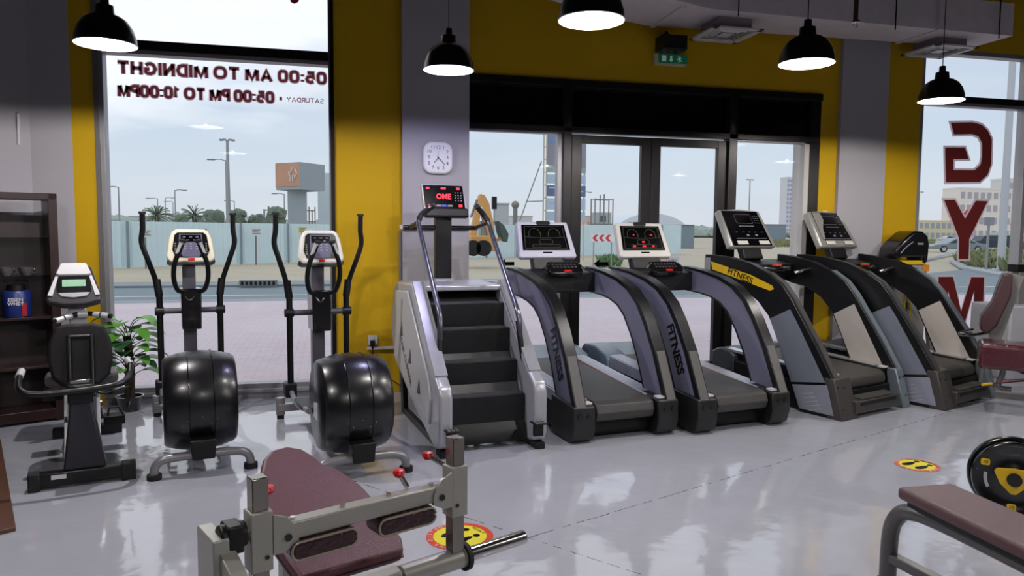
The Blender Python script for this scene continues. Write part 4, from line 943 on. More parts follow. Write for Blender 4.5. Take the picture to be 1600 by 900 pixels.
MB().prism(offset_poly(outl, .0025), 'z', -.034, -.03, Mp_).build('pad_seam', mat('dark_maroon_piping', (44, 18, 24), .5), pad)
MB().prism(offset_poly(outl, -.02), 'z', -.07, -.054, Mp_).build('pad_board', black, pad)
gr = mat('warm_grey_frame', (158, 156, 150), .35, .3, var=.05)
dch = mat('dull_chrome', (150, 144, 136), .2, .9, var=.1)
def lz(px, py, z): return HI @ gp(px, py, z)
zc = .68
A = lz(430, 832, zc); B = lz(692, 765, zc)
yb = (A.y+B.y)/2; xa, xb = A.x, B.x
xl = xa-.045; xr = xb+.045
bar_ = MB().b2(xa-.0, xb, yb-.025, yb+.025, zc-.025, zc+.025).build('pad_cross_bar', gr, t, .004)
g = MB()
for k in range(4): g.cyl((xa+.05+.15*k, yb, zc+.024), (xa+.05+.15*k, yb, zc+.032), .008, 10)
g.build('screw', chrome, bar_)
for i, xc_ in enumerate((xa+.13, xb-.15)):
    h = MB().prism(rrect(.20, .058, .024, 5, xc_, zc-.056), 'y', yb-.04, yb+.05).build('hip_pad', mat('dark_wrapped_vinyl', (52, 26, 32), .2, var=.3, scale=30, bump=.5, bscale=60), t, .012, seg=3)
    MB().tube([(x_, yb-.038, z_) for x_, z_ in rrect(.195, .05, .022, 4, xc_, zc-.055)], .0035, 6).build('pad_wrap', mat('clear_plastic_wrap', (150, 140, 125), .15), h)
for s, x_ in ((-1, xl), (1, xr)):
    sl = MB().b2(x_-.03, x_+.03, yb-.03, yb+.03, zc-.09, zc+.075).build('post_sleeve', gr, t, .004)
    MB().prism([(x_+s*-.03, zc+.06), (x_+s*-.07, zc+.045), (x_+s*-.10, zc+.0), (x_+s*-.10, zc-.03), (x_+s*-.06, zc-.05), (x_+s*-.03, zc-.05)], 'y', yb-.031, yb-.02).build('pivot_plate', gr, sl)
    MB().cyl((x_-s*.07, yb-.036, zc-.01), (x_-s*.07, yb-.02, zc-.01), .01, 10).build('bolt', black_gloss, sl)
    MB().cyl((x_-s*.012, yb-.034, zc-.05), (x_-s*.012, yb-.02, zc-.05), .006, 8).build('bolt', black_gloss, sl)
    top = zc+.165
    MB().b2(x_-.022, x_+.022, yb-.022, yb+.022, .02 if s < 0 else .47, top).build('upright_post', dch, t, .003)
    kn = MB().tube([(x_-s*.01, yb+.03, zc+.06), (x_-s*.05, yb+.07, zc+.09)], .008, 10).build('locking_pin', chrome, t)
    MB().lathe([(.001, .012), (.016, .01), (.02, 0), (.012, -.012), (.001, -.014)], (x_-s*.055, yb+.076, zc+.095), 16).build('red_knob', red_p, kn)
p1 = Vector((xb-.05, yb+.06, zc+.07))
kn = MB().tube([(xb-.12, yb+.02, zc+.03), (xb-.14, yb+.03, zc+.07)], .008, 10).build('locking_pin', chrome, t)
MB().lathe([(.001, .012), (.016, .01), (.02, 0), (.012, -.012), (.001, -.014)], (xb-.142, yb+.032, zc+.075), 16).build('red_knob', red_p, kn)
zl = .47
MB().cyl((xr-.20, yb, zl-.03), (xr+.035, yb, zl-.03), .034, 24).build('lower_tube', gr, t)
MB().cyl((xr+.03, yb, zl-.03), (xr+.045, yb, zl-.03), .046, 24).build('horn_collar', rubber, t)
MB().cyl((xr+.045, yb, zl-.03), (xr+.29, yb, zl-.03), .024, 24).build('weight_horn', chrome, t, .004)
MB().bar((xr-.2, yb, zl-.03), (xr-.42, yb+.05, zl-.06), .06, .06).build('lower_arm', gr, t, .006)
MB().b2(xr-.16, xr-.05, yb+.0, yb+.12, .0, .36).build('support_leg', black, t, .006)
fx_ = HI @ gp(350, 822, .64) + Vector((-.05, 0, 0))
MB().cyl((fx_.x-.0, yb+.0, .70), (xl-.02, yb, .70), .02, 18).build('pivot_shaft', gr, t)
MB().b2(fx_.x-.02, fx_.x+.022, yb-.035, yb+.035, .66, .735).cyl((fx_.x-.035, yb, .70), (fx_.x+.035, yb, .70), .034, 20).build('pivot_bearing', black, t, .006)
MB().b2(fx_.x-.06, fx_.x-.018, yb-.04, yb+.1, .0, .71).build('side_frame_post', gr, t, .004)
MB().bar((fx_.x-.03, yb-.0, .66), (fx_.x+.06, yb-.45, .3), .045, .07).build('side_frame_bar', gr, t, .004)
MB().b2(fx_.x-.03, fx_.x+.02, yb-.5, yb-.44, 0, .34).build('side_frame_foot', gr, t, .004)
MB().b2(fx_.x-.07, xr-.04, yb+.1, yb+.15, .0, .06).build('floor_beam', gr, t, .004)
MB().bar((c_near.x, c_near.y+.1, .05), (c_near.x, c_near.y+.25, .45), .06, .06).b2(c_near.x-.03, c_near.x+.03, yb+.1, c_near.y+.6, 0, .06).build('pad_support', gr, t, .004)
MB().bar((c_near.x, c_near.y+.55, .03), (c_near.x, c_near.y+.55, .59), .05, .05).build('pad_support', gr, t, .004)

# ---------------------------------------------------------------- bench at the lower right and the plates behind
t = thing('flat_bench', 'maroon padded flat bench on grey tube legs, lower right', 'bench', (2.36, 2.49, 0), R(-2))
MB().b2(-.125, .135, -1.25, -.0, .425, .475).build('bench_pad', mat('brown_maroon_vinyl', (84, 54, 58), .45, var=.12, scale=40, bump=.25, bscale=260), t, .016, seg=3)
MB().b2(-.12, .13, -1.24, -.006, .448, .4505).build('pad_seam', mat('dark_maroon_piping', (44, 18, 24), .5), t)
MB().b2(-.10, .11, -1.2, -.03, .40, .427).build('pad_board', black, t, .004)
gb = mat('dark_grey_tube', (92, 90, 90), .35, .4)
MB().tube(smooth_path([(-.02, -.9, .37), (-.03, -.2, .37), (-.05, .0, .36), (-.06, .07, .31), (-.062, .1, .22), (-.062, .105, .03)], 6), .034, 16).build('leg_tube', gb, t)
MB().cyl((-.062, .105, 0), (-.062, .105, .03), .04, 16).build('rubber_foot', rubber, t)
MB().bar((-.06, .09, .13), (.1, -1.1, .13), .05, .04).build('lower_bar', gb, t, .005)
MB().b2(-.25, .25, -1.15, -1.09, 0, .05).b2(-.03, .03, -1.15, -1.09, .05, .40).build('rear_leg', gb, t, .004)

yel = mat('plate_yellow', (210, 170, 20), .4)
t0 = thing('plate_loaded_press', 'dark plate loaded machine frame at the right edge of the view', 'exercise machine', (3.80, 3.42, 0), R(-42))
MB().b2(-.03, .03, -.03, .03, 0, .30).build('frame_post', black_m, t0, .005)
MB().b2(-.03, .03, .05, .9, 0, .05).build('base_frame', black_m, t0, .005)
MB().cyl((0, -.03, .213), (0, -.46, .213), .024, 20).build('plate_horn', black_gloss, t0)
MB().cyl((0, -.45, .213), (0, -.47, .213), .035, 20).build('horn_cap', rubber, t0)
def plate(loc, rz, r, label, num):
    t = thing('weight_plate', label, 'weight plate', loc, rz, 'black and yellow weight plates at right')
    Mx = Matrix.Rotation(R(90), 3, 'X')
    MB().lathe([(.026, -.02), (.026, .02), (.06, .022), (.075, .012), (r*.80, .012), (r*.86, .022), (r*.97, .022), (r, .012), (r, -.012), (r*.97, -.022), (r*.86, -.022), (r*.80, -.012), (.075, -.012), (.06, -.022), (.026, -.02)], seg=56, M=Mx).build('plate_body', black_gloss, t, smooth=50)
    tri = []
    for k in range(3):
        a = R(90+120*k+180)
        for dd in (-7, 0, 7): tri.append((r*.50*math.cos(a+R(dd)), r*.42*math.sin(a+R(dd))))
        am = R(90+120*k+180+60); tri.append((r*.37*math.cos(am), r*.30*math.sin(am)))
    MB().prism(tri, 'y', -.026, -.011).build('yellow_triangle', yel, t, .002)
    for a_ in (R(150), R(-92)):
        nb = MB().prism(rrect(.042, .034, .008, 3, r*.78*math.cos(a_), r*.78*math.sin(a_)), 'y', -.026, -.018).build('number_badge', yel, t)
        text('number', num, .026, black, frame((r*.78*math.cos(a_), -.0265, r*.78*math.sin(a_)), (1, 0, 0), (0, 0, 1)), nb, .0005)
    for a_ in (R(30), R(190)):
        g = MB(); g.prism([(r*.62*math.cos(a_+R(b_)), r*.62*math.sin(a_+R(b_))) for b_ in range(-18, 19, 6)]+[(r*.7*math.cos(a_+R(b_)), r*.7*math.sin(a_+R(b_))) for b_ in range(18, -19, -6)], 'y', -.0135, -.0115)
        g.build('grip_slot', mat('pale_slot_fill', (170, 168, 170), .4), t)  # pale patch imitates the brightness seen through the open slot
Mz = Matrix.Translation((3.80, 3.42, 0)) @ Matrix.Rotation(R(-42), 4, 'Z')
PL = [Mz @ Vector((0, -.37, .213)), Mz @ Vector((0, -.425, .213))]

# ---------------------------------------------------------------- machines in the right background
yh = 6.15
t = thing('weight_stack_machine', 'grey weight stack machine with yellow trim and black shroud behind the last treadmill', 'exercise machine', (5.88, 6.60, 0), R(0))
pgr = mat('pale_grey_shell', (138, 136, 132), .45)
MB().b2(-.17, -.03, -.06, .19, 0, 1.20).build('left_shell', pgr, t, .02)
MB().b2(.03, .24, -.06, .19, 0, 1.20).build('right_shell', pgr, t, .03)
MB().b2(-.035, .035, .0, .18, .05, 1.18).build('stack_slot', black_m, t)
for x in (-.04, .033): MB().b2(x, x+.01, -.068, -.058, .03, 1.12).build('yellow_trim', yel, t)
MB().b2(-.15, .2, -.07, .19, 1.19, 1.235).build('yellow_collar', yel, t, .006)
MB().b2(.17, .25, -.066, -.06, 1.12, 1.19).build('orange_label', mat('orange_label', (210, 130, 30), .5), t)
MB().prism([(-.20, 1.24), (-.20, 1.36), (-.12, 1.44), (-.02, 1.52), (.03, 1.545), (.12, 1.54), (.19, 1.49), (.21, 1.40), (.20, 1.22), (.16, 1.2), (.14, 1.27), (-.10, 1.27)], 'y', -.10, .16).build('top_shroud', black_gloss, t, .035, seg=3)
MB().box((.09, -.103, 1.41), (.07, .003, .02)).build('shroud_badge', mat('dim_screen_print', (130, 134, 142), .5), t)
MB().tube([(-.15, -.103, 1.31), (-.08, -.104, 1.38), (.0, -.103, 1.43)], .004, 6).build('shroud_highlight', silver, t)  # silver line modelled in place of a highlight on the glossy shroud
MB().bar((.42, .0, .02), (.36, .05, .62), .05, .05).bar((.36, .05, .55), (.62, -.05, .02), .05, .05).build('side_stand', steel, t, .004)
t = thing('seated_machine', 'grey seated machine with maroon back pad leaning in front of the right window', 'exercise machine', (5.95, 5.55, 0), R(-44))
T_ = Matrix.Translation((5.95, 5.55, 0)) @ Matrix.Rotation(R(-44), 4, 'Z'); TI = T_.inverted()
def lp(px, py, dy=0.0):          # point on the machine's own upright plane
    o_ = TI @ Vector((0, 0, EYE)); d_ = TI.to_3x3() @ ray(px, py); k_ = (dy-o_.y)/d_.y; return o_+d_*k_
a_ = lp(1590, 430); b_ = lp(1542, 562)
MB().bar(a_, b_, .10, .10, up=(0, 1, 0)).build('back_frame', steel, t, .004)
pp_ = [lp(*q_) for q_ in ((1566, 427), (1581, 427), (1578, 462), (1556, 508), (1540, 520), (1530, 512), (1532, 494), (1550, 470), (1557, 448))]
MB().prism([(v.x, v.z) for v in pp_], 'y', -.15, .15).build('back_pad', mat('dark_maroon_vinyl_pad', (58, 28, 34), .4, var=.12, scale=40, bump=.25, bscale=260), t, .015, seg=3)
MB().bar((b_.x, 0, b_.z), (b_.x-.03, 0, .05), .07, .07).b2(b_.x-.03, b_.x+.9, -.03, .03, 0, .06).build('base_frame', steel, t, .004)
q0 = lp(1529, 528, -.5); q1 = lp(1531, 552, -.5)
MB().b2(q0.x, q0.x+.62, -.75, -.35, q1.z-.10, q0.z-.015).build('seat_pad', mat('wrapped_maroon_vinyl', (74, 28, 38), .16, var=.2, scale=30, bump=.6, bscale=40, coat=.6), t, .035, seg=3)
MB().bar((q0.x+.14, -.5, q1.z-.03), (q0.x+.62, -.45, q1.z-.22), .10, .08).b2(q0.x+.55, q0.x+.61, -.5, -.44, 0, q1.z-.15).build('seat_frame', black_m, t, .004)
MB().tube(smooth_path([lp(1520, 515, .1), lp(1500, 520, .0), lp(1512, 524, .0), lp(1545, 520, .1)]), .015, 8).build('adjust_lever', chrome, t)
MB().tube(smooth_path([lp(1580, 608, -.3), lp(1560, 604, -.3), lp(1566, 585, -.3), lp(1572, 560, -.35)]), .024, 10).build('seat_tube', steel, t)
t = thing('resistance_bar', 'thin maroon bar with a yellow tip poking in at the right edge', 'bar', tuple(at(1535, 601, 4.9)))
o0 = at(1535, 601, 4.9)
MB().tube([(0, 0, 0), tuple(at(1549, 599.5, 4.92)-o0)], .011, 10).build('yellow_tip', yel, t)
MB().tube([tuple(at(1549, 599.5, 4.92)-o0), tuple(at(1680, 588, 5.0)-o0)], .007, 10).build('bar_rod', mat('maroon_rod', (90, 30, 36), .4), t)
t = thing('cable_machine', 'grey cable machine frame cut by the right edge, in front of the window', 'exercise machine', (7.15, 6.35, 0), 0)
MB().b2(-.10, .02, -.05, .05, 0, 1.12).build('frame_post', steel, t, .004)
MB().b2(-.14, .6, -.06, .06, 1.12, 1.2).build('top_bar', black_m, t, .004)
MB().b2(.08, .13, -.04, .04, .05, 1.12).build('frame_post', black_m, t, .004)
MB().b2(-.35, .7, -.2, .3, .0, .78).build('weight_shield', mat('pale_shield', (170, 170, 176), .5), t, .02)
for P_, r_, lb in ((PL[0], .212, 'larger black weight plate with yellow number patch, rear of the pair'), (PL[1], .196, 'front black weight plate with yellow triangle centre, right edge')):
    plate(tuple(P_), R(-42), r_, lb, '10' if 'front' in lb else '15')
# ================================================================ OUTSIDE
GZ = -.2
def ground(name, poly, z, m): return struct(MB().prism(poly, 'z', z-.1, z).build(name, m, smooth=0))
pav = mat('pinkish_paving', (152, 140, 148), .7, var=.12, scale=2)
asph = mat('blue_grey_asphalt', (112, 128, 136), .8, var=.08, scale=1)
sand = mat('pale_sand', (176, 168, 150), .95, var=.14, scale=.6)
kerbm = mat('pale_kerb', (160, 168, 174), .8, var=.05)
def paving_mat():
    m = bpy.data.materials.new('brick_paving'); m.use_nodes = True; nt = m.node_tree; b = nt.nodes['Principled BSDF']; b.inputs['Roughness'].default_value = .75
    g = nt.nodes.new('ShaderNodeNewGeometry'); br_ = nt.nodes.new('ShaderNodeTexBrick'); br_.inputs['Scale'].default_value = 1.0
    br_.inputs['Brick Width'].default_value = .2; br_.inputs['Row Height'].default_value = .1; br_.inputs['Mortar Size'].default_value = .006
    br_.inputs['Color1'].default_value = (*s2l((196, 180, 190)), 1); br_.inputs['Color2'].default_value = (*s2l((186, 166, 176)), 1); br_.inputs['Mortar'].default_value = (*s2l((140, 132, 138)), 1)
    nz_ = nt.nodes.new('ShaderNodeTexNoise'); nz_.inputs['Scale'].default_value = .5; nz_.inputs['Detail'].default_value = 5
    mx = nt.nodes.new('ShaderNodeMix'); mx.data_type = 'RGBA'; mx.inputs[7].default_value = (*s2l((200, 192, 200)), 1)
    nt.links.new(g.outputs['Position'], br_.inputs[0]); nt.links.new(g.outputs['Position'], nz_.inputs[0]); nt.links.new(nz_.outputs[0], mx.inputs[0]); nt.links.new(br_.outputs[0], mx.inputs[6]); nt.links.new(mx.outputs[2], b.inputs['Base Color'])
    return m
ground('outside_ground', [(-900, 24), (900, 24), (900, 1400), (-900, 1400)], GZ-.12, mat('sandy_plain', (172, 166, 150), .95, var=.15, scale=.05))
ground('outside_paving', [(-40, YW+.27), (60, YW+.27), (60, 16), (14, 17.6), (6, 18.3), (-1, 18.6), (-40, 17.0)], GZ, paving_mat())
ground('outside_road', [(-120, 12), (200, 9), (200, 75), (60, 46), (34, 33), (24, 27), (12, 24.2), (-120, 24.2)], GZ-.06, asph)
ground('outside_sand', [(-90, 24.6), (11.5, 24.6), (22, 28), (32, 36), (60, 60), (60, 120), (-90, 120)], GZ, sand)
k = tag(MB().tube(smooth_path([(-60, 24.45, GZ), (11.5, 24.45, GZ), (22, 27.9, GZ), (32, 35.9, GZ), (58, 59, GZ)], 4), .13, 6).build('road_kerb', kerbm), 'pale kerb along the far side of the road', 'kerb')
k = tag(MB().tube(smooth_path([(-40, 17.05, GZ-.03), (-1, 18.6, GZ-.03), (6, 18.35, GZ-.03), (14, 17.65, GZ-.03), (60, 16.1, GZ-.03)], 4), .09, 6).build('road_kerb', kerbm), 'low kerb between the pinkish paving and the road', 'kerb')
wl_ = mat('road_marking_white', (205, 208, 210), .7)
tag(MB().b2(-40, 60, 20.8, 20.92, GZ-.06, GZ-.05).build('lane_line', wl_), 'thin white lane line along the middle of the road', 'road marking')
g = thing('drain_grate', 'dark metal drain grate at the far kerb seen through the left window', 'drain', tuple(gp(404, 446, GZ)))
MB().b2(-.55, .55, -.12, .12, 0, .16).build('grate_frame', mat('pale_concrete', (120, 124, 128), .8), g)
gg = MB()
for i in range(8): gg.b2(-.5+.13*i, -.42+.13*i, -.125, -.10, .02, .13)
gg.build('grate_slot', black_m, g)

# corrugated hoarding
hm_ = mat('pale_blue_sheet', (206, 226, 232), .6, 0.0, var=.06, scale=1)
hd = thing('construction_hoarding', 'long pale blue corrugated hoarding across the road', 'fence', (0, 0, GZ))
pl = [(-16, 29.4), (-8.57, 34.95), (-2.2, 39.8), (5, 44.5), (12, 48), (27.6, 55.3)]
for (xa_, ya_), (xb_, yb_) in zip(pl, pl[1:]):
    a = Vector((xa_, ya_, 0)); b = Vector((xb_, yb_, 0)); d_ = (b-a); n = max(1, int(d_.length/2.4)); u_ = d_.normalized(); w_ = Vector((-u_.y, u_.x, 0))
    for i in range(n):
        p0 = a+d_*i/n; p1 = a+d_*(i+1)/n; h_ = 2.02+.35*max(0, (p0.x+2)/30); m_ = 22; prof = []
        for j in range(m_+1):
            q_ = p0+(p1-p0)*j/m_ + w_*(.025 if j % 2 else -.025); prof.append(q_)
        g = MB(); v0 = [g.bm.verts.new((q_.x, q_.y, 0.05)) for q_ in prof]; v1 = [g.bm.verts.new((q_.x, q_.y, h_)) for q_ in prof]
        v2 = [g.bm.verts.new((q_.x+w_.x*.01, q_.y+w_.y*.01, 0.05)) for q_ in prof]; v3 = [g.bm.verts.new((q_.x+w_.x*.01, q_.y+w_.y*.01, h_)) for q_ in prof]
        for j in range(m_):
            g.bm.faces.new([v0[j], v0[j+1], v1[j+1], v1[j]]); g.bm.faces.new([v2[j+1], v2[j], v3[j], v3[j+1]]); g.bm.faces.new([v1[j], v1[j+1], v3[j+1], v3[j]])
        g.build('hoarding_sheet', hm_, hd, smooth=0)
        if i % 2 == 0: MB().box((p0.x-w_.x*.08, p0.y-w_.y*.08, h_/2), (.09, .09, h_)).build('hoarding_post', mat('grey_blue_post', (128, 144, 152), .5, .3), hd)
def boardon(px, py, Y, w, h, label, colr, name='notice_board', lines=True):
    p = at(px, py, Y-1.1); t = thing(name, label, 'sign', tuple(p), R(35))
    MB().b2(-w/2, w/2, -.03, 0, -h/2, h/2).build('board', mat('notice_%s' % colr[0], colr[1], .5), t)
    MB().b2(-.03, .03, 0, .06, -p.z+GZ, h/2).build('board_post', steel, t)
    if lines:
        g = MB()
        for k_ in range(3): g.b2(-w*.38, w*.38*(1 if k_ != 1 else .6), -.032, -.03, h*(.22-.22*k_)-.02, h*(.22-.22*k_)+.02)
        g.build('board_print', mat('faded_print', (110, 120, 124), .6), t)
boardon(227, 364, 35.4, .55, .38, 'small white notice on the hoarding, left of the first elliptical console', ('white', (205, 214, 214)))
boardon(316, 361, 37.6, .55, .34, 'small white notice on the hoarding above the first elliptical console', ('white', (205, 214, 214)))
boardon(400, 362, 38.8, .55, .38, 'small white notice on the hoarding between the two elliptical consoles', ('white', (205, 214, 214)))
boardon(472, 359, 40.4, .5, .34, 'small yellow notice on the hoarding above the second elliptical console', ('yellow', (214, 210, 130)))

# street lights
polem = mat('galvanised_pole', (150, 154, 158), .5, .4)
def street_lamp(px, ytop, Y, label, arm=1, r=.09, two=False):
    p = at(px, ytop, Y); b = thing('street_lamp', label, 'street lamp', (p.x, Y, GZ), 0, 'street lamps beyond the road')
    h = p.z-GZ
    MB().tube([(0, 0, 0), (0, 0, h)], r, 8, rs=[r, r*.6]).build('pole', polem, b)
    for s in ((-1, 1) if two else (arm,)):
        q = .32 if two else 1.0
        MB().tube(smooth_path([(0, 0, h-.1), (s*.5*q, 0, h+.05), (s*1.1*q, 0, h+.0)], 3), r*.5, 6).build('arm', polem, b)
        MB().box((s*1.35*q, 0, h), (.7*q, .28, .12)).build('lamp_head', steel, b)
street_lamp(185, 292, 110, 'street lamp at the far left of the left window, arm to the left', -1, .14)
street_lamp(246, 310, 130, 'street lamp over the left palm, arm to the left', -1, .12)
street_lamp(258, 309, 150, 'thin street lamp just right of the left palm', 1, .12)
street_lamp(270, 315, 170, 'short street lamp left of the tall one beside the left palm', -1, .12)
street_lamp(273, 297, 120, 'taller street lamp between the two palms, arm to the right', 1, .13)
street_lamp(355, 219, 60, 'tallest street lamp in the left window with a double head', 1, .17, True)
street_lamp(352.5, 250, 78, 'tall thin street lamp just left of the tallest one', -1, .09)
street_lamp(366, 314, 140, 'small street lamp right of the tallest one', -1, .12)
street_lamp(444, 303, 110, 'street lamp left of the orange billboard pylon', -1, .12)
street_lamp(1172, 281, 95, 'single street lamp with double head seen through the right door pane', 1, .12, True)
street_lamp(1437, 300, 90, 'thin street lamp at the left of the right window', 1, .08, True)
street_lamp(912, 300, 140, 'faint street lamp behind the scaffold by the door', 1, .1)

# palms and trees
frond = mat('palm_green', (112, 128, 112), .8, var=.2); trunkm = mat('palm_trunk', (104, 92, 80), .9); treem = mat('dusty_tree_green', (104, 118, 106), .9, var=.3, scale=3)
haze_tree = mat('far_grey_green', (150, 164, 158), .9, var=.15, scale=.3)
def palm(px, ytop, ybase, Y, label, sd):
    p = at(px, ytop, Y); b = at(px, ybase, Y); t = thing('palm_tree', label, 'tree', (b.x, Y, GZ), 0, 'date palms beyond the hoarding')
    h = (p.z-GZ)*1.05; ch = h*.66; rn = random.Random(sd)
    MB().tube([(0, 0, 0), (.1, 0, ch*.5), (0, 0, ch)], .3, 9, rs=[.34, .27, .3]).build('trunk', trunkm, t)
    g = MB()
    for i in range(64):
        a = rn.uniform(0, 2*PI); el = rn.uniform(-.5, 1.4); ln = rn.uniform(.9, 1.15)*h*.42
        pts = []; 
        for k_ in range(6):
            s = k_/5; pts.append(Vector((math.cos(a)*math.cos(el)*ln*s, math.sin(a)*math.cos(el)*ln*s, ch+math.sin(el)*ln*s-.42*ln*s*s)))
        for k_ in range(5):
            d_ = (pts[k_+1]-pts[k_]); sdv = d_.cross(Vector((0, 0, 1))).normalized()*.15*h*.1*(1-.12*k_) if d_.cross(Vector((0, 0, 1))).length > 1e-5 else Vector((.1, 0, 0))
            g.quad(pts[k_]-sdv+Vector((0, 0, -.1)), pts[k_], pts[k_+1], pts[k_+1]-sdv*.8+Vector((0, 0, -.1)))
            g.quad(pts[k_], pts[k_]+sdv+Vector((0, 0, -.1)), pts[k_+1]+sdv*.8+Vector((0, 0, -.1)), pts[k_+1])
    g.build('palm_crown', frond, t, smooth=0, fix=False)
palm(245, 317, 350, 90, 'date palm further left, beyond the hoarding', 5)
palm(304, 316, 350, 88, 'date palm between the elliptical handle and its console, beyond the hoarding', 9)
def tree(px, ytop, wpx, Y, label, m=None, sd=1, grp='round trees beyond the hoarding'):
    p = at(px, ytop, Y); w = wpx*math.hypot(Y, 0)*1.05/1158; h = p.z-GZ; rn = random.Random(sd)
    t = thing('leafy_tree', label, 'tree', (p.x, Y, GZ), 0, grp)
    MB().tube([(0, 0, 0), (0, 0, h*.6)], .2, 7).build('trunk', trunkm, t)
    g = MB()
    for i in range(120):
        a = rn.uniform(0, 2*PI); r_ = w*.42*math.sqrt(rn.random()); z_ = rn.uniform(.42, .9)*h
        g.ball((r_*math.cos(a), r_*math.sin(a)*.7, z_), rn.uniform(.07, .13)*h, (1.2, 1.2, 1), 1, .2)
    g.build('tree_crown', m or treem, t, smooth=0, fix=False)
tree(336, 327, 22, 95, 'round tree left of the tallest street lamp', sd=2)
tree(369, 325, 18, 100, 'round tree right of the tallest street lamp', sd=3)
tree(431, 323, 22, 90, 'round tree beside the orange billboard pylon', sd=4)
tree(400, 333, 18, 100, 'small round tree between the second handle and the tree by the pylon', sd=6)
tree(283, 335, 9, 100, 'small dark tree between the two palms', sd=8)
g = MB(); rn = random.Random(12)
def row(x0, x1, Y0, Y1, h0, h1, m, name, label, n=60):
    g = MB()
    for i in range(n):
        k = i/(n-1); x = x0+(x1-x0)*k+rn.uniform(-1, 1); y = Y0+(Y1-Y0)*k+rn.uniform(-2, 2)
        h = rn.uniform(h0, h1); g.ball((x, y, GZ+h*.45), h*.6, (1.7, 1.2, 1), 1, .25)
    o = g.build(name, m, smooth=0, fix=False); return tag(o, label, 'trees', kind='stuff')
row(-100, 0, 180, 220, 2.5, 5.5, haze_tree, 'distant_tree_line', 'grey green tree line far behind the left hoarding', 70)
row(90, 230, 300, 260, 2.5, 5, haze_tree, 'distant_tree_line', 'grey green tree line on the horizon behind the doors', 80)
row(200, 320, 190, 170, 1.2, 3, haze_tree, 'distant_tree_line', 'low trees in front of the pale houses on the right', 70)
def shrubs(poly, n, h0, h1, label, m):
    g = MB(); rn = random.Random(n); c = 0
    xs = [p[0] for p in poly]; ys = [p[1] for p in poly]
    def ins(x, y):
        r_ = False
        for (a, b), (c_, d_) in zip(poly, poly[1:]+poly[:1]):
            if (b > y) != (d_ > y) and x < (c_-a)*(y-b)/(d_-b)+a: r_ = not r_
        return r_
    while c < n:
        x = rn.uniform(min(xs), max(xs)); y = rn.uniform(min(ys), max(ys))
        if not ins(x, y): continue
        c += 1; h = rn.uniform(h0, h1)
        for k in range(5):
            a = rn.uniform(0, 2*PI); l_ = rn.uniform(.5, 1)*h
            b0 = Vector((x, y, GZ)); tp = b0+Vector((math.cos(a)*l_*.5, math.sin(a)*l_*.5, l_)); s = Vector((-math.sin(a), math.cos(a), 0))*h*.14
            g.quad(b0-s*.3, b0+s*.3, (b0+tp)/2+s*1.2, tp, (b0+tp)/2-s*1.2)
    return tag(g.build('shrub_patch', m, smooth=0, fix=False), label, 'shrubs', kind='stuff')
dry = mat('dry_green_shrub', (134, 140, 100), .95, var=.25, scale=2)
isl = [tuple(gp(x, y, GZ)[:2]) for x, y in ((1492, 407), (1530, 402), (1600, 400), (1660, 400), (1660, 425), (1600, 430), (1560, 424), (1510, 416))]
ground('outside_island', [tuple(gp(x, y, GZ)[:2]) for x, y in ((1484, 408), (1525, 400), (1600, 397), (1680, 397), (1680, 432), (1600, 436), (1550, 428), (1500, 418))], GZ+.04, kerbm)
shrubs(isl, 1500, .4, .9, 'dry green shrubs on the kerbed island seen through the right window', dry)
shrubs([tuple(gp(x, y, GZ)[:2]) for x, y in ((1436, 378), (1462, 376), (1458, 384), (1436, 388))], 350, .4, .9, 'dry shrubs beyond the road left of the silver car', dry)
shrubs([tuple(gp(x, y, GZ)[:2]) for x, y in ((1185, 378), (1235, 378), (1235, 387), (1185, 387))], 500, .3, .8, 'dry grass strip seen between the two black treadmill consoles', dry)
shrubs([tuple(gp(x, y, GZ)[:2]) for x, y in ((938, 408), (965, 408), (968, 418), (935, 418))], 120, .3, .6, 'small green bush under the chevron sign', mat('fresh_green_shrub', (92, 124, 84), .9, var=.2))

# far buildings, left: low walls, sheds and a domed tent
def block(px0, px1, ytop, ybot, Y, dep, m, label, name='far_building', wins=(0, 0), wm=None, cat='building', rz=0, roof=True):
    a = at(px0, ytop, Y); b = at(px1, ytop, Y); w = b.x-a.x; h = a.z-GZ
    t = thing(name, label, cat, ((a.x+b.x)/2, Y+dep/2, GZ), rz)
    MB().b2(-w/2, w/2, -dep/2, dep/2, 0, h).build('building_wall', m, t)
    if roof: MB().b2(-w/2-.1, w/2+.1, -dep/2-.1, dep/2+.1, h, h+h*.03).build('roof_edge', m, t)
    nx, nz_ = wins
    if nx:
        for j in range(nz_):
            g = MB()
            for i in range(nx):
                x = -w/2+w*(i+.5)/nx; z = h*(j+.55)/nz_; g.b2(x-w*.3/nx, x+w*.3/nx, -dep/2-.12, -dep/2+.02, z-h*.28/nz_, z+h*.22/nz_)
            g.build('window_row', wm, t, smooth=0)
    return t
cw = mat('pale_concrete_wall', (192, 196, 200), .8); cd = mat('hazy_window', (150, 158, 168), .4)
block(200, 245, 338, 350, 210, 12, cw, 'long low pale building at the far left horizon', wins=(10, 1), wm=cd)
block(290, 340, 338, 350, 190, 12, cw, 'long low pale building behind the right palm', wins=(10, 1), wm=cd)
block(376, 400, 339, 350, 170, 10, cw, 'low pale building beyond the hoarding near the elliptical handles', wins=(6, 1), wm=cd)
for i in range(5): pass
t = thing('storage_tent', 'white domed tent behind the centre post of the doors', 'tent', (at(1010, 360, 140).x, 140, GZ))
wdt = 9.0
pp = [(wdt*math.cos(PI*k/16), wdt*.62*math.sin(PI*k/16)+.02) for k in range(17)]
MB().prism(pp, 'y', -3, 9).build('tent_cover', mat('white_tent', (206, 214, 226), .6), t)
block(917, 940, 338, 352, 160, 6, mat('salmon_wall', (206, 176, 164), .8), 'pale salmon low building beside the banner tower', wins=(4, 1), wm=cd)
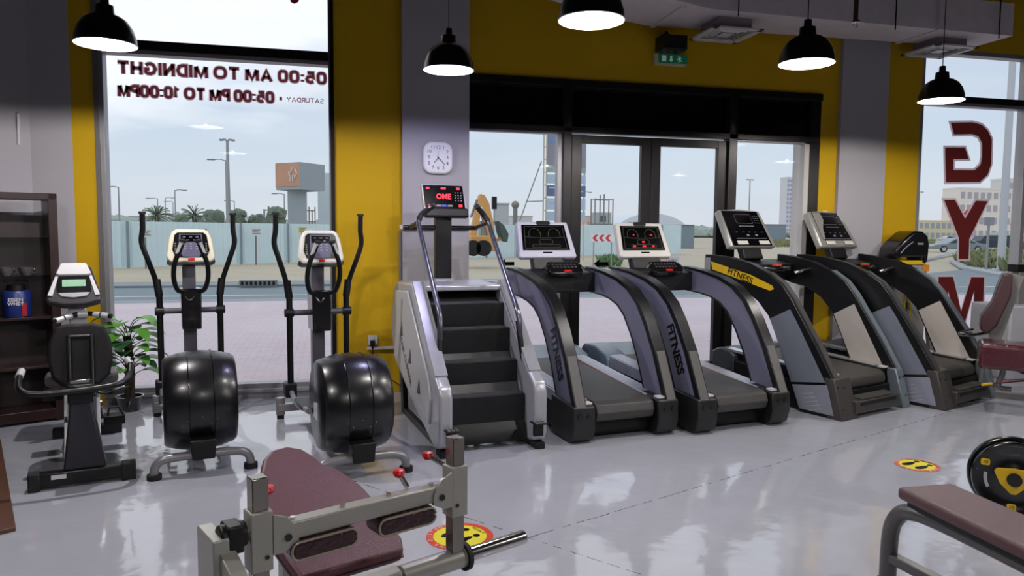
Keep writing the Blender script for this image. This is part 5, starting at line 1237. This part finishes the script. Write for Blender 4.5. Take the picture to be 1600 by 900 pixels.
block(972, 1000, 340, 352, 165, 6, mat('teal_shed', (110, 134, 146), .6), 'low teal shed left of the domed tent')
t = thing('site_cabins', 'stack of pale site cabins with dark hatches behind the doors', 'building', tuple(at(965, 351, 118)))
t.location.z = GZ
for i, (x, z) in enumerate(((-3, 0), (0, 0), (-3, 2.6), (3, 0))):
    cb_ = MB().b2(x-1.4, x+1.4, -1.2, 1.2, z, z+2.45).build('cabin', mat('cabin_cream', (200, 190, 176), .7) if i % 2 else mat('cabin_grey', (160, 170, 176), .7), t)
    MB().b2(x-.6, x+.4, -1.25, -1.19, z+.9, z+1.9).build('cabin_hatch', mat('cabin_hatch', (86, 92, 96), .6), cb_)
def scaffold(px0, px1, ytop, Y, nx, nz_, label):
    a = at(px0, ytop, Y); b = at(px1, ytop, Y); w = b.x-a.x; h = a.z-GZ
    t = thing('scaffold_frame', label, 'scaffold', ((a.x+b.x)/2, Y, GZ))
    for i in range(nx+1):
        g = MB()
        for y in (0, 1.2): g.tube([(-w/2+w*i/nx, y, 0), (-w/2+w*i/nx, y, h*(1 if i % 2 else .92))], .07, 6)
        g.build('standard', steel, t)
    for j in range(1, nz_+1): MB().tube([(-w/2, 0, h*.9*j/nz_), (w/2, 0, h*.9*j/nz_)], .06, 6).tube([(-w/2, 1.2, h*.9*j/nz_), (w/2, 1.2, h*.9*j/nz_)], .06, 6).build('ledger', steel, t)
scaffold(412, 440, 322, 95, 4, 3, 'scaffold around an unfinished building left of the billboard pylon')
scaffold(478, 492, 323, 95, 3, 3, 'scaffold right of the billboard pylon')
scaffold(930, 958, 303, 75, 2, 2, 'tall steel posts and rail of an unfinished frame above the chevron sign')

# billboard pylon
Yb = 60; a = at(452, 299, Yb); t = thing('billboard_pylon', 'tall grey pylon carrying a box billboard with a faded orange side', 'billboard', (at(463, 300, Yb).x, Yb, GZ))
k = Yb*1.06/1158
zt = at(463, 255, Yb).z-GZ; zb = at(463, 297, Yb).z-GZ
MB().b2(-12*k, 13*k, 0, 2.2, 0, zb+.1).build('pylon_column', mat('pale_blue_grey_cladding', (150, 160, 168), .6), t)
cubeM = Matrix.Rotation(R(14), 4, 'Z')
bx_ = MB().prism([(-28*k, .6), (6*k, -1.2), (39*k, .9), (8*k, 3.2)], 'z', zb, zt).build('billboard_box', mat('pale_blue_grey_cladding', (150, 160, 168), .6), t)
n_v = Vector((6*k+28*k, -1.8, 0)).normalized(); off_ = Vector((n_v.y, -n_v.x, 0))*.04
P0 = Vector((-28*k, .6, 0))+off_; P1 = Vector((6*k, -1.2, 0))+off_
face = MB(); face.prism([(P0.x, P0.y), (P1.x, P1.y), (P1.x-off_.x*.9, P1.y-off_.y*.9), (P0.x-off_.x*.9, P0.y-off_.y*.9)], 'z', zb+.25, zt-.05); face = face.build('orange_face', mat('faded_orange_poster', (188, 146, 124), .7, var=.2, scale=.8), bx_)
g = MB(); rn = random.Random(4)
for i in range(9):
    u0 = .58+rn.uniform(0, .3); z0 = rn.uniform(.45, .8); q0 = P0.lerp(P1, u0)+off_; q1 = P0.lerp(P1, min(.98, u0+rn.uniform(-.12, .14)))+off_
    g.tube([(q0.x, q0.y, zb+(zt-zb)*z0), (q1.x, q1.y, zb+(zt-zb)*(z0+rn.uniform(-.25, .2)))], .06, 5)
g.build('poster_scrawl', mat('worn_white_paint', (206, 200, 198), .7), face)
block(496, 517, 270, 350, 66, 3, mat('white_sheeting', (188, 204, 212), .7, var=.08, scale=2), 'scaffold tower wrapped in white sheeting beside the yellow pier', name='wrapped_tower', cat='scaffold', roof=False)

# banner tower
Yt = 42
def B(px, py): v = at(px, py, Yt); return v
t = thing('banner_tower', 'tall lattice tower with a stack of blue and white banners by the door', 'billboard', (B(885, 400).x, Yt, GZ))
ox_ = t.location.x
ztop = B(885, 150).z-GZ
g = MB()
for px in (849, 853.5): g.tube([(B(px, 300).x-ox_, 0, 0), (B(px, 300).x-ox_, 0, ztop)], .045, 6)
for i in range(14):
    z = i*ztop/13; g.tube([(B(849, 300).x-ox_, 0, z), (B(853.5, 300).x-ox_, 0, z)], .03, 5)
g.tube([(B(914, 300).x-ox_, .15, 0), (B(914, 300).x-ox_, .15, ztop)], .05, 6)
g.build('lattice_mast', mat('cream_steel', (190, 186, 170), .5, .2), t)
MB().tube([(B(846, 252).x-ox_, 0, B(846, 252).z-GZ), (B(812, 345).x-ox_, 0, B(812, 345).z-GZ)], .035, 6).tube([(B(822, 315).x-ox_, 0, B(822, 315).z-GZ), (B(848, 314).x-ox_, 0, B(848, 314).z-GZ)], .03, 6).build('guy_wire', steel, t)
bands = [(120, 226, (120, 138, 178), 'blue_sky'), (226, 262, (140, 140, 152), 'hazy_city'), (262, 270, (150, 168, 162), 'green_foot'), (273, 287, (172, 194, 218), 'pale_blue'), (290, 307, (98, 112, 156), 'navy'), (310, 328, (176, 196, 222), 'pale_blue_two'), (331, 345, (166, 190, 214), 'pale_blue_three')]
for y0, y1, c_, n_n in bands:
    MB().b2(B(855, 300).x-ox_, B(915, 300).x-ox_, .0, .06, B(885, y1).z-GZ, B(885, y0).z-GZ).build('banner_panel', mat('banner_'+n_n, c_, .6, var=.12, scale=.4), t)
g = MB()
for py, w0, w1 in ((295, 894, 908), (299, 893, 911), (303, 897, 905), (318, 892, 912), (322, 896, 906), (280, 862, 873), (294, 858, 868), (316, 858, 872), (339, 896, 910)):
    g.b2(B(w0, py).x-ox_, B(w1, py).x-ox_, -.02, 0, B(885, py+.7).z-GZ, B(885, py-.7).z-GZ)
g.build('banner_print', mat('banner_print', (196, 202, 220), .6), t, smooth=0)

# high rise and apartments
block(1230, 1252, 279, 366, 400, 7, mat('tower_wall', (206, 206, 216), .7), 'tall apartment tower seen through the side pane right of the doors', name='apartment_tower', wins=(5, 13), wm=mat('tower_window', (150, 160, 186), .3))
t = thing('apartment_tower_stripe', 'thin salmon stripe on the apartment tower', 'facade')
bpy.data.objects.remove(t)
block(1500, 1592, 295, 366, 230, 8, mat('hazed_cream_apartment', (228, 222, 216), .8), 'long cream apartment block behind the letter Y', name='apartment_block', wins=(9, 4), wm=mat('apartment_window', (170, 168, 176), .6))  # wall colours of both blocks paled to imitate distance haze
block(1575, 1680, 281, 366, 242, 8, mat('hazed_grey_apartment', (214, 212, 214), .8), 'taller grey apartment block behind the big pole', name='apartment_block', wins=(7, 5), wm=mat('apartment_window', (170, 168, 176), .6))
block(1436, 1505, 345, 366, 215, 6, mat('cream_house', (206, 198, 172), .8), 'row of low cream houses at the left of the right window', wins=(8, 2), wm=cd)
block(1000, 1010, 347, 352, 90, 4, cw, 'small white hut just right of the tent')
block(1062, 1085, 352, 364, 75, 4, mat('hazed_teal_container', (120, 136, 146), .6), 'dark teal container right of the hoarding end', name='container', cat='container')  # container teal lightened, with distance haze put into the colour
block(1192, 1228, 351, 360, 150, 6, mat('hazed_teal_container', (120, 136, 146), .6), 'long dark container near the horizon between the black consoles', name='container', cat='container')

# signs
t = thing('chevron_sign', 'white road sign with red chevrons pointing left', 'sign', tuple(at(942, 372, 31)))
h_ = t.location.z-GZ
MB().b2(-.55, .55, -.02, .0, -.17, .17).build('sign_board', mat('sign_board_white', (222, 226, 228), .5), t)
for i in range(3):
    x = -.5+.30*i; MB().prism([(x, 0), (x+.14, .15), (x+.28, .15), (x+.14, 0), (x+.28, -.15), (x+.14, -.15)], 'y', -.025, -.02).build('chevron', mat('sign_red', (200, 40, 60), .5), t)
for x in (-.42, .42): MB().cyl((x, .02, -h_), (x, .02, .17), .03, 8).build('sign_post', polem, t)
t = thing('phone_number_board', 'white board with red and grey numbers low behind the second treadmill', 'sign', tuple(at(1034, 415, 24)))
h_ = t.location.z-GZ
MB().b2(-.75, .65, -.02, 0, -.42, .32).build('sign_board', mat('off_white_board', (196, 200, 206), .6), t)
for x in (-.6, .5): MB().cyl((x, .03, -h_), (x, .03, .3), .03, 8).build('sign_post', polem, t)
text('red_number', '220 3241271', .24, mat('faded_red_print', (178, 108, 116), .5), frame((-.05, -.022, .12), (1, 0, 0), (0, 0, 1)), t, .001, .004)
text('grey_number', '0600 838070', .24, mat('faded_grey_print', (128, 136, 146), .5), frame((-.05, -.022, -.16), (1, 0, 0), (0, 0, 1)), t, .001, .004)
t = thing('stop_sign', 'red octagonal stop sign behind the letter Y', 'sign', tuple(at(1513, 337, 46)))
h_ = t.location.z-GZ
oc = [(.48*math.cos(R(22.5+45*k)), .48*math.sin(R(22.5+45*k))) for k in range(8)]
MB().prism(oc, 'y', -.02, 0).build('sign_plate', mat('sign_red', (200, 40, 60), .5), t); MB().cyl((0, .03, -h_), (0, .03, .4), .05, 8).build('sign_post', polem, t)
text('stop_word', 'STOP', .3, white_p, frame((0, -.025, -.14), (1, 0, 0), (0, 0, 1)), t, .001)
text('arabic_word', '~', .4, white_p, frame((0, -.025, .16), (1, 0, 0), (0, 0, 1)), t, .001, .01)
t = thing('warning_sign', 'red and white triangular two way traffic sign at the right edge', 'sign', tuple(at(1589, 343, 40)))
h_ = t.location.z-GZ
MB().prism([(-.55, -.35), (.55, -.35), (0, .6)], 'y', -.02, 0).build('sign_plate', mat('sign_red', (200, 40, 60), .5), t)
MB().prism([(-.36, -.25), (.36, -.25), (0, .38)], 'y', -.025, -.02).build('sign_face', mat('sign_board_white', (222, 226, 228), .5), t)
g = MB(); g.b2(-.11, -.06, -.028, -.025, -.1, .12); g.prism([(-.16, .06), (-.01, .06), (-.085, .17)], 'y', -.028, -.025); g.b2(.06, .11, -.028, -.025, -.12, .1); g.prism([(.01, -.08), (.16, -.08), (.085, -.2)], 'y', -.028, -.025); g.build('arrows', black, t)
MB().cyl((0, .03, -h_), (0, .03, .5), .04, 8).build('sign_post', polem, t)
t = thing('light_mast', 'thick pale light mast rising out of the shrub island', 'street lamp', (at(1564, 410, 29).x, 29, GZ))
MB().tube([(0, 0, 0), (0, 0, 12)], .17, 16, rs=[.18, .14]).build('mast_pole', mat('pale_mast', (186, 190, 196), .5, .2), t); MB().cyl((0, 0, 0), (0, 0, .12), .36, 16).build('mast_base', cw, t)
MB().box((0, -.0, 12), (1.8, .3, .15)).build('lamp_head', steel, t)
t = thing('sign_pole', 'thin grey pole left of the thick light mast on the island', 'pole', (at(1541, 420, 30).x, 30, GZ))
MB().cyl((0, 0, 0), (0, 0, 2.6), .06, 10).b2(-.3, .3, -.03, .0, 2.2, 2.6).build('pole', polem, t)
t = thing('security_camera', 'small pale security camera outside at the right edge of the glass', 'camera', tuple(at(1597, 233, 9)))
MB().cyl((-.06, 0, .01), (.06, 0, -.01), .028, 12).build('camera_body', white_p, t); MB().cyl((-.065, 0, .0105), (-.058, 0, .01), .022, 12).build('camera_lens', black, t); MB().tube([(.03, 0, 0), (.3, 0, .05)], .01, 6).build('camera_arm', white_p, t)
t = thing('traffic_signal', 'traffic signal on a pole beside the orange excavator', 'traffic light', (at(772, 350, 70).x, 70, GZ))
z_ = at(772, 317, 70).z-GZ
MB().cyl((0, 0, 0), (0, 0, z_), .08, 8).build('signal_pole', polem, t); MB().b2(-.22, .22, -.2, .2, z_-.6, z_+.6).build('signal_head', black, t)
block(773, 795, 319, 333, 75, .3, mat('grey_hoarding_board', (176, 182, 186), .6), 'pale billboard panel behind the orange excavator', name='site_board', cat='sign')
block(740, 800, 352, 372, 55, .3, mat('white_site_panel', (196, 206, 210), .6), 'white panel fence behind the orange excavator', name='site_fence', cat='fence')
block(800, 832, 338, 352, 100, 10, cw, 'low pale building above the first treadmill console', wins=(4, 1), wm=cd)
t = thing('round_top_post', 'grey post with a round top behind the first treadmill console', 'pole', (at(805, 340, 80).x, 80, GZ))
z_ = at(805, 320, 80).z-GZ; MB().cyl((0, 0, 0), (0, 0, z_), .25, 10).build('post_shaft', steel, t); MB().ball((0, 0, z_), .45).build('round_top', steel, t)

# excavator (backhoe loader) beside the column
Ye = 34; ec = at(752, 393, Ye)
t = thing('backhoe_loader', 'orange backhoe loader parked beyond the road, seen right of the grey column', 'excavator', (ec.x, Ye, GZ))
om = mat('excavator_orange', (206, 156, 92), .5, var=.08)
k = Ye*1.08/1158
def E2_(px, py): v = at(px, py, Ye); return (v.x-ec.x, v.z-GZ)
boom = [E2_(*q_) for q_ in ((749, 303), (756, 305), (763, 318), (769, 345), (771, 362), (762, 372), (756, 350), (750, 330), (748, 345), (740, 385), (735, 387), (733, 370), (741, 335), (746, 312))]
MB().prism(boom, 'y', -.25, .25).build('boom_arm', om, t, .03)
MB().tube([(E2_(745, 312)[0], -.1, E2_(745, 312)[1]), (E2_(735, 340)[0], -.1, E2_(735, 340)[1])], .06, 8).build('hydraulic_ram', steel, t)
b0 = E2_(735, 387); b1 = E2_(770, 372)
MB().b2(E2_(731, 380)[0], E2_(770, 380)[0], -.7, .9, E2_(750, 392)[1], E2_(750, 368)[1]).build('chassis', om, t, .05)
for i, px in enumerate((750, 734)):
    w_ = E2_(px, 387); MB().cyl((w_[0], -.95, w_[1]-.0), (w_[0], -.6, w_[1]), .36*1.0, 24).build('wheel', rubber, t)
cabp = [E2_(*q_) for q_ in ((752, 372), (752, 345), (766, 345), (772, 372))]
MB().prism(cabp, 'y', .0, .8).build('cab', mat('hazy_cab_glass', (150, 170, 170), .2), t, .03)
MB().prism([E2_(*q_) for q_ in ((776, 346), (784, 352), (791, 366), (789, 378), (783, 374), (779, 362))], 'y', -.5, .5).build('front_bucket', mat('dark_green_bucket', (52, 76, 70), .6), t)
MB().bar((E2_(772, 376)[0], 0, E2_(772, 376)[1]), (E2_(786, 372)[0], 0, E2_(786, 372)[1]), .2, .15).build('loader_arm', om, t)

# cars
def car(px0, px1, ybot, Y, h, colr, label, suv=False, rz=0):
    a = at(px0, ybot, Y); b = at(px1, ybot, Y); L_ = (b.x-a.x)*.93; t = thing('parked_car', label, 'car', ((a.x+b.x)/2, Y, GZ), rz, 'cars on the road seen through the right window')
    H_ = h; w = 1.8
    if suv: pr = [(-.5, .22), (-.5, .55), (-.46, .62), (-.28, .66), (-.18, .97), (-.1, 1), (.42, 1), (.48, .66), (.5, .6), (.5, .22)]
    else: pr = [(-.5, .24), (-.5, .48), (-.46, .55), (-.26, .62), (-.12, .95), (-.04, 1), (.14, 1), (.34, .66), (.48, .6), (.5, .5), (.5, .24)]
    m = mat('car_paint_%d_%d_%d' % colr, colr, .25, .4, var=.02)
    MB().prism([(x*L_, z*H_) for x, z in pr], 'y', -w/2, w/2).build('car_body', m, t, .06, seg=3)
    g_ = mat('car_glass', (48, 58, 68), .1)
    if suv: gl = [(-.24, .68), (-.16, .94), (.41, .94), (.45, .68)]
    else: gl = [(-.21, .64), (-.10, .92), (.13, .92), (.28, .66)]
    MB().prism([(x*L_, z*H_) for x, z in gl], 'y', -w/2-.01, -w/2+.02).build('side_windows', g_, t)
    MB().b2(-.5*L_-.02, -.46*L_, -w/2+.1, w/2-.1, .42*H_, .52*H_).build('headlights', white_p, t)
    for s in (-.31, .31):
        wh = MB().cyl((s*L_, -w/2-.02, .33), (s*L_, -w/2+.2, .33), .33, 24).build('wheel', rubber, t)
        MB().cyl((s*L_, -w/2-.03, .33), (s*L_, -w/2-.01, .33), .21, 16).build('hub', silver, wh)
car(1454, 1530, 391, 62, 1.42, (128, 142, 150), 'silver blue saloon car waiting left of the letter Y', rz=R(-12))
car(1512, 1572, 388, 68, 1.75, (54, 62, 76), 'dark blue large car behind the silver saloon', True, R(-12))
car(1563, 1600, 386, 74, 1.7, (70, 68, 72), 'dark car partly hidden by the thick light mast', True, R(-15))
car(1590, 1640, 386, 68, 1.7, (84, 92, 112), 'blue grey car at the right edge behind the triangular sign', True, R(-15))
car(1468, 1492, 369, 170, 1.5, (170, 172, 176), 'small pale car far up the road above the silver saloon')
car(444, 452, 352, 70, 1.5, (150, 60, 56), 'small reddish car top behind the hoarding near the pylon')
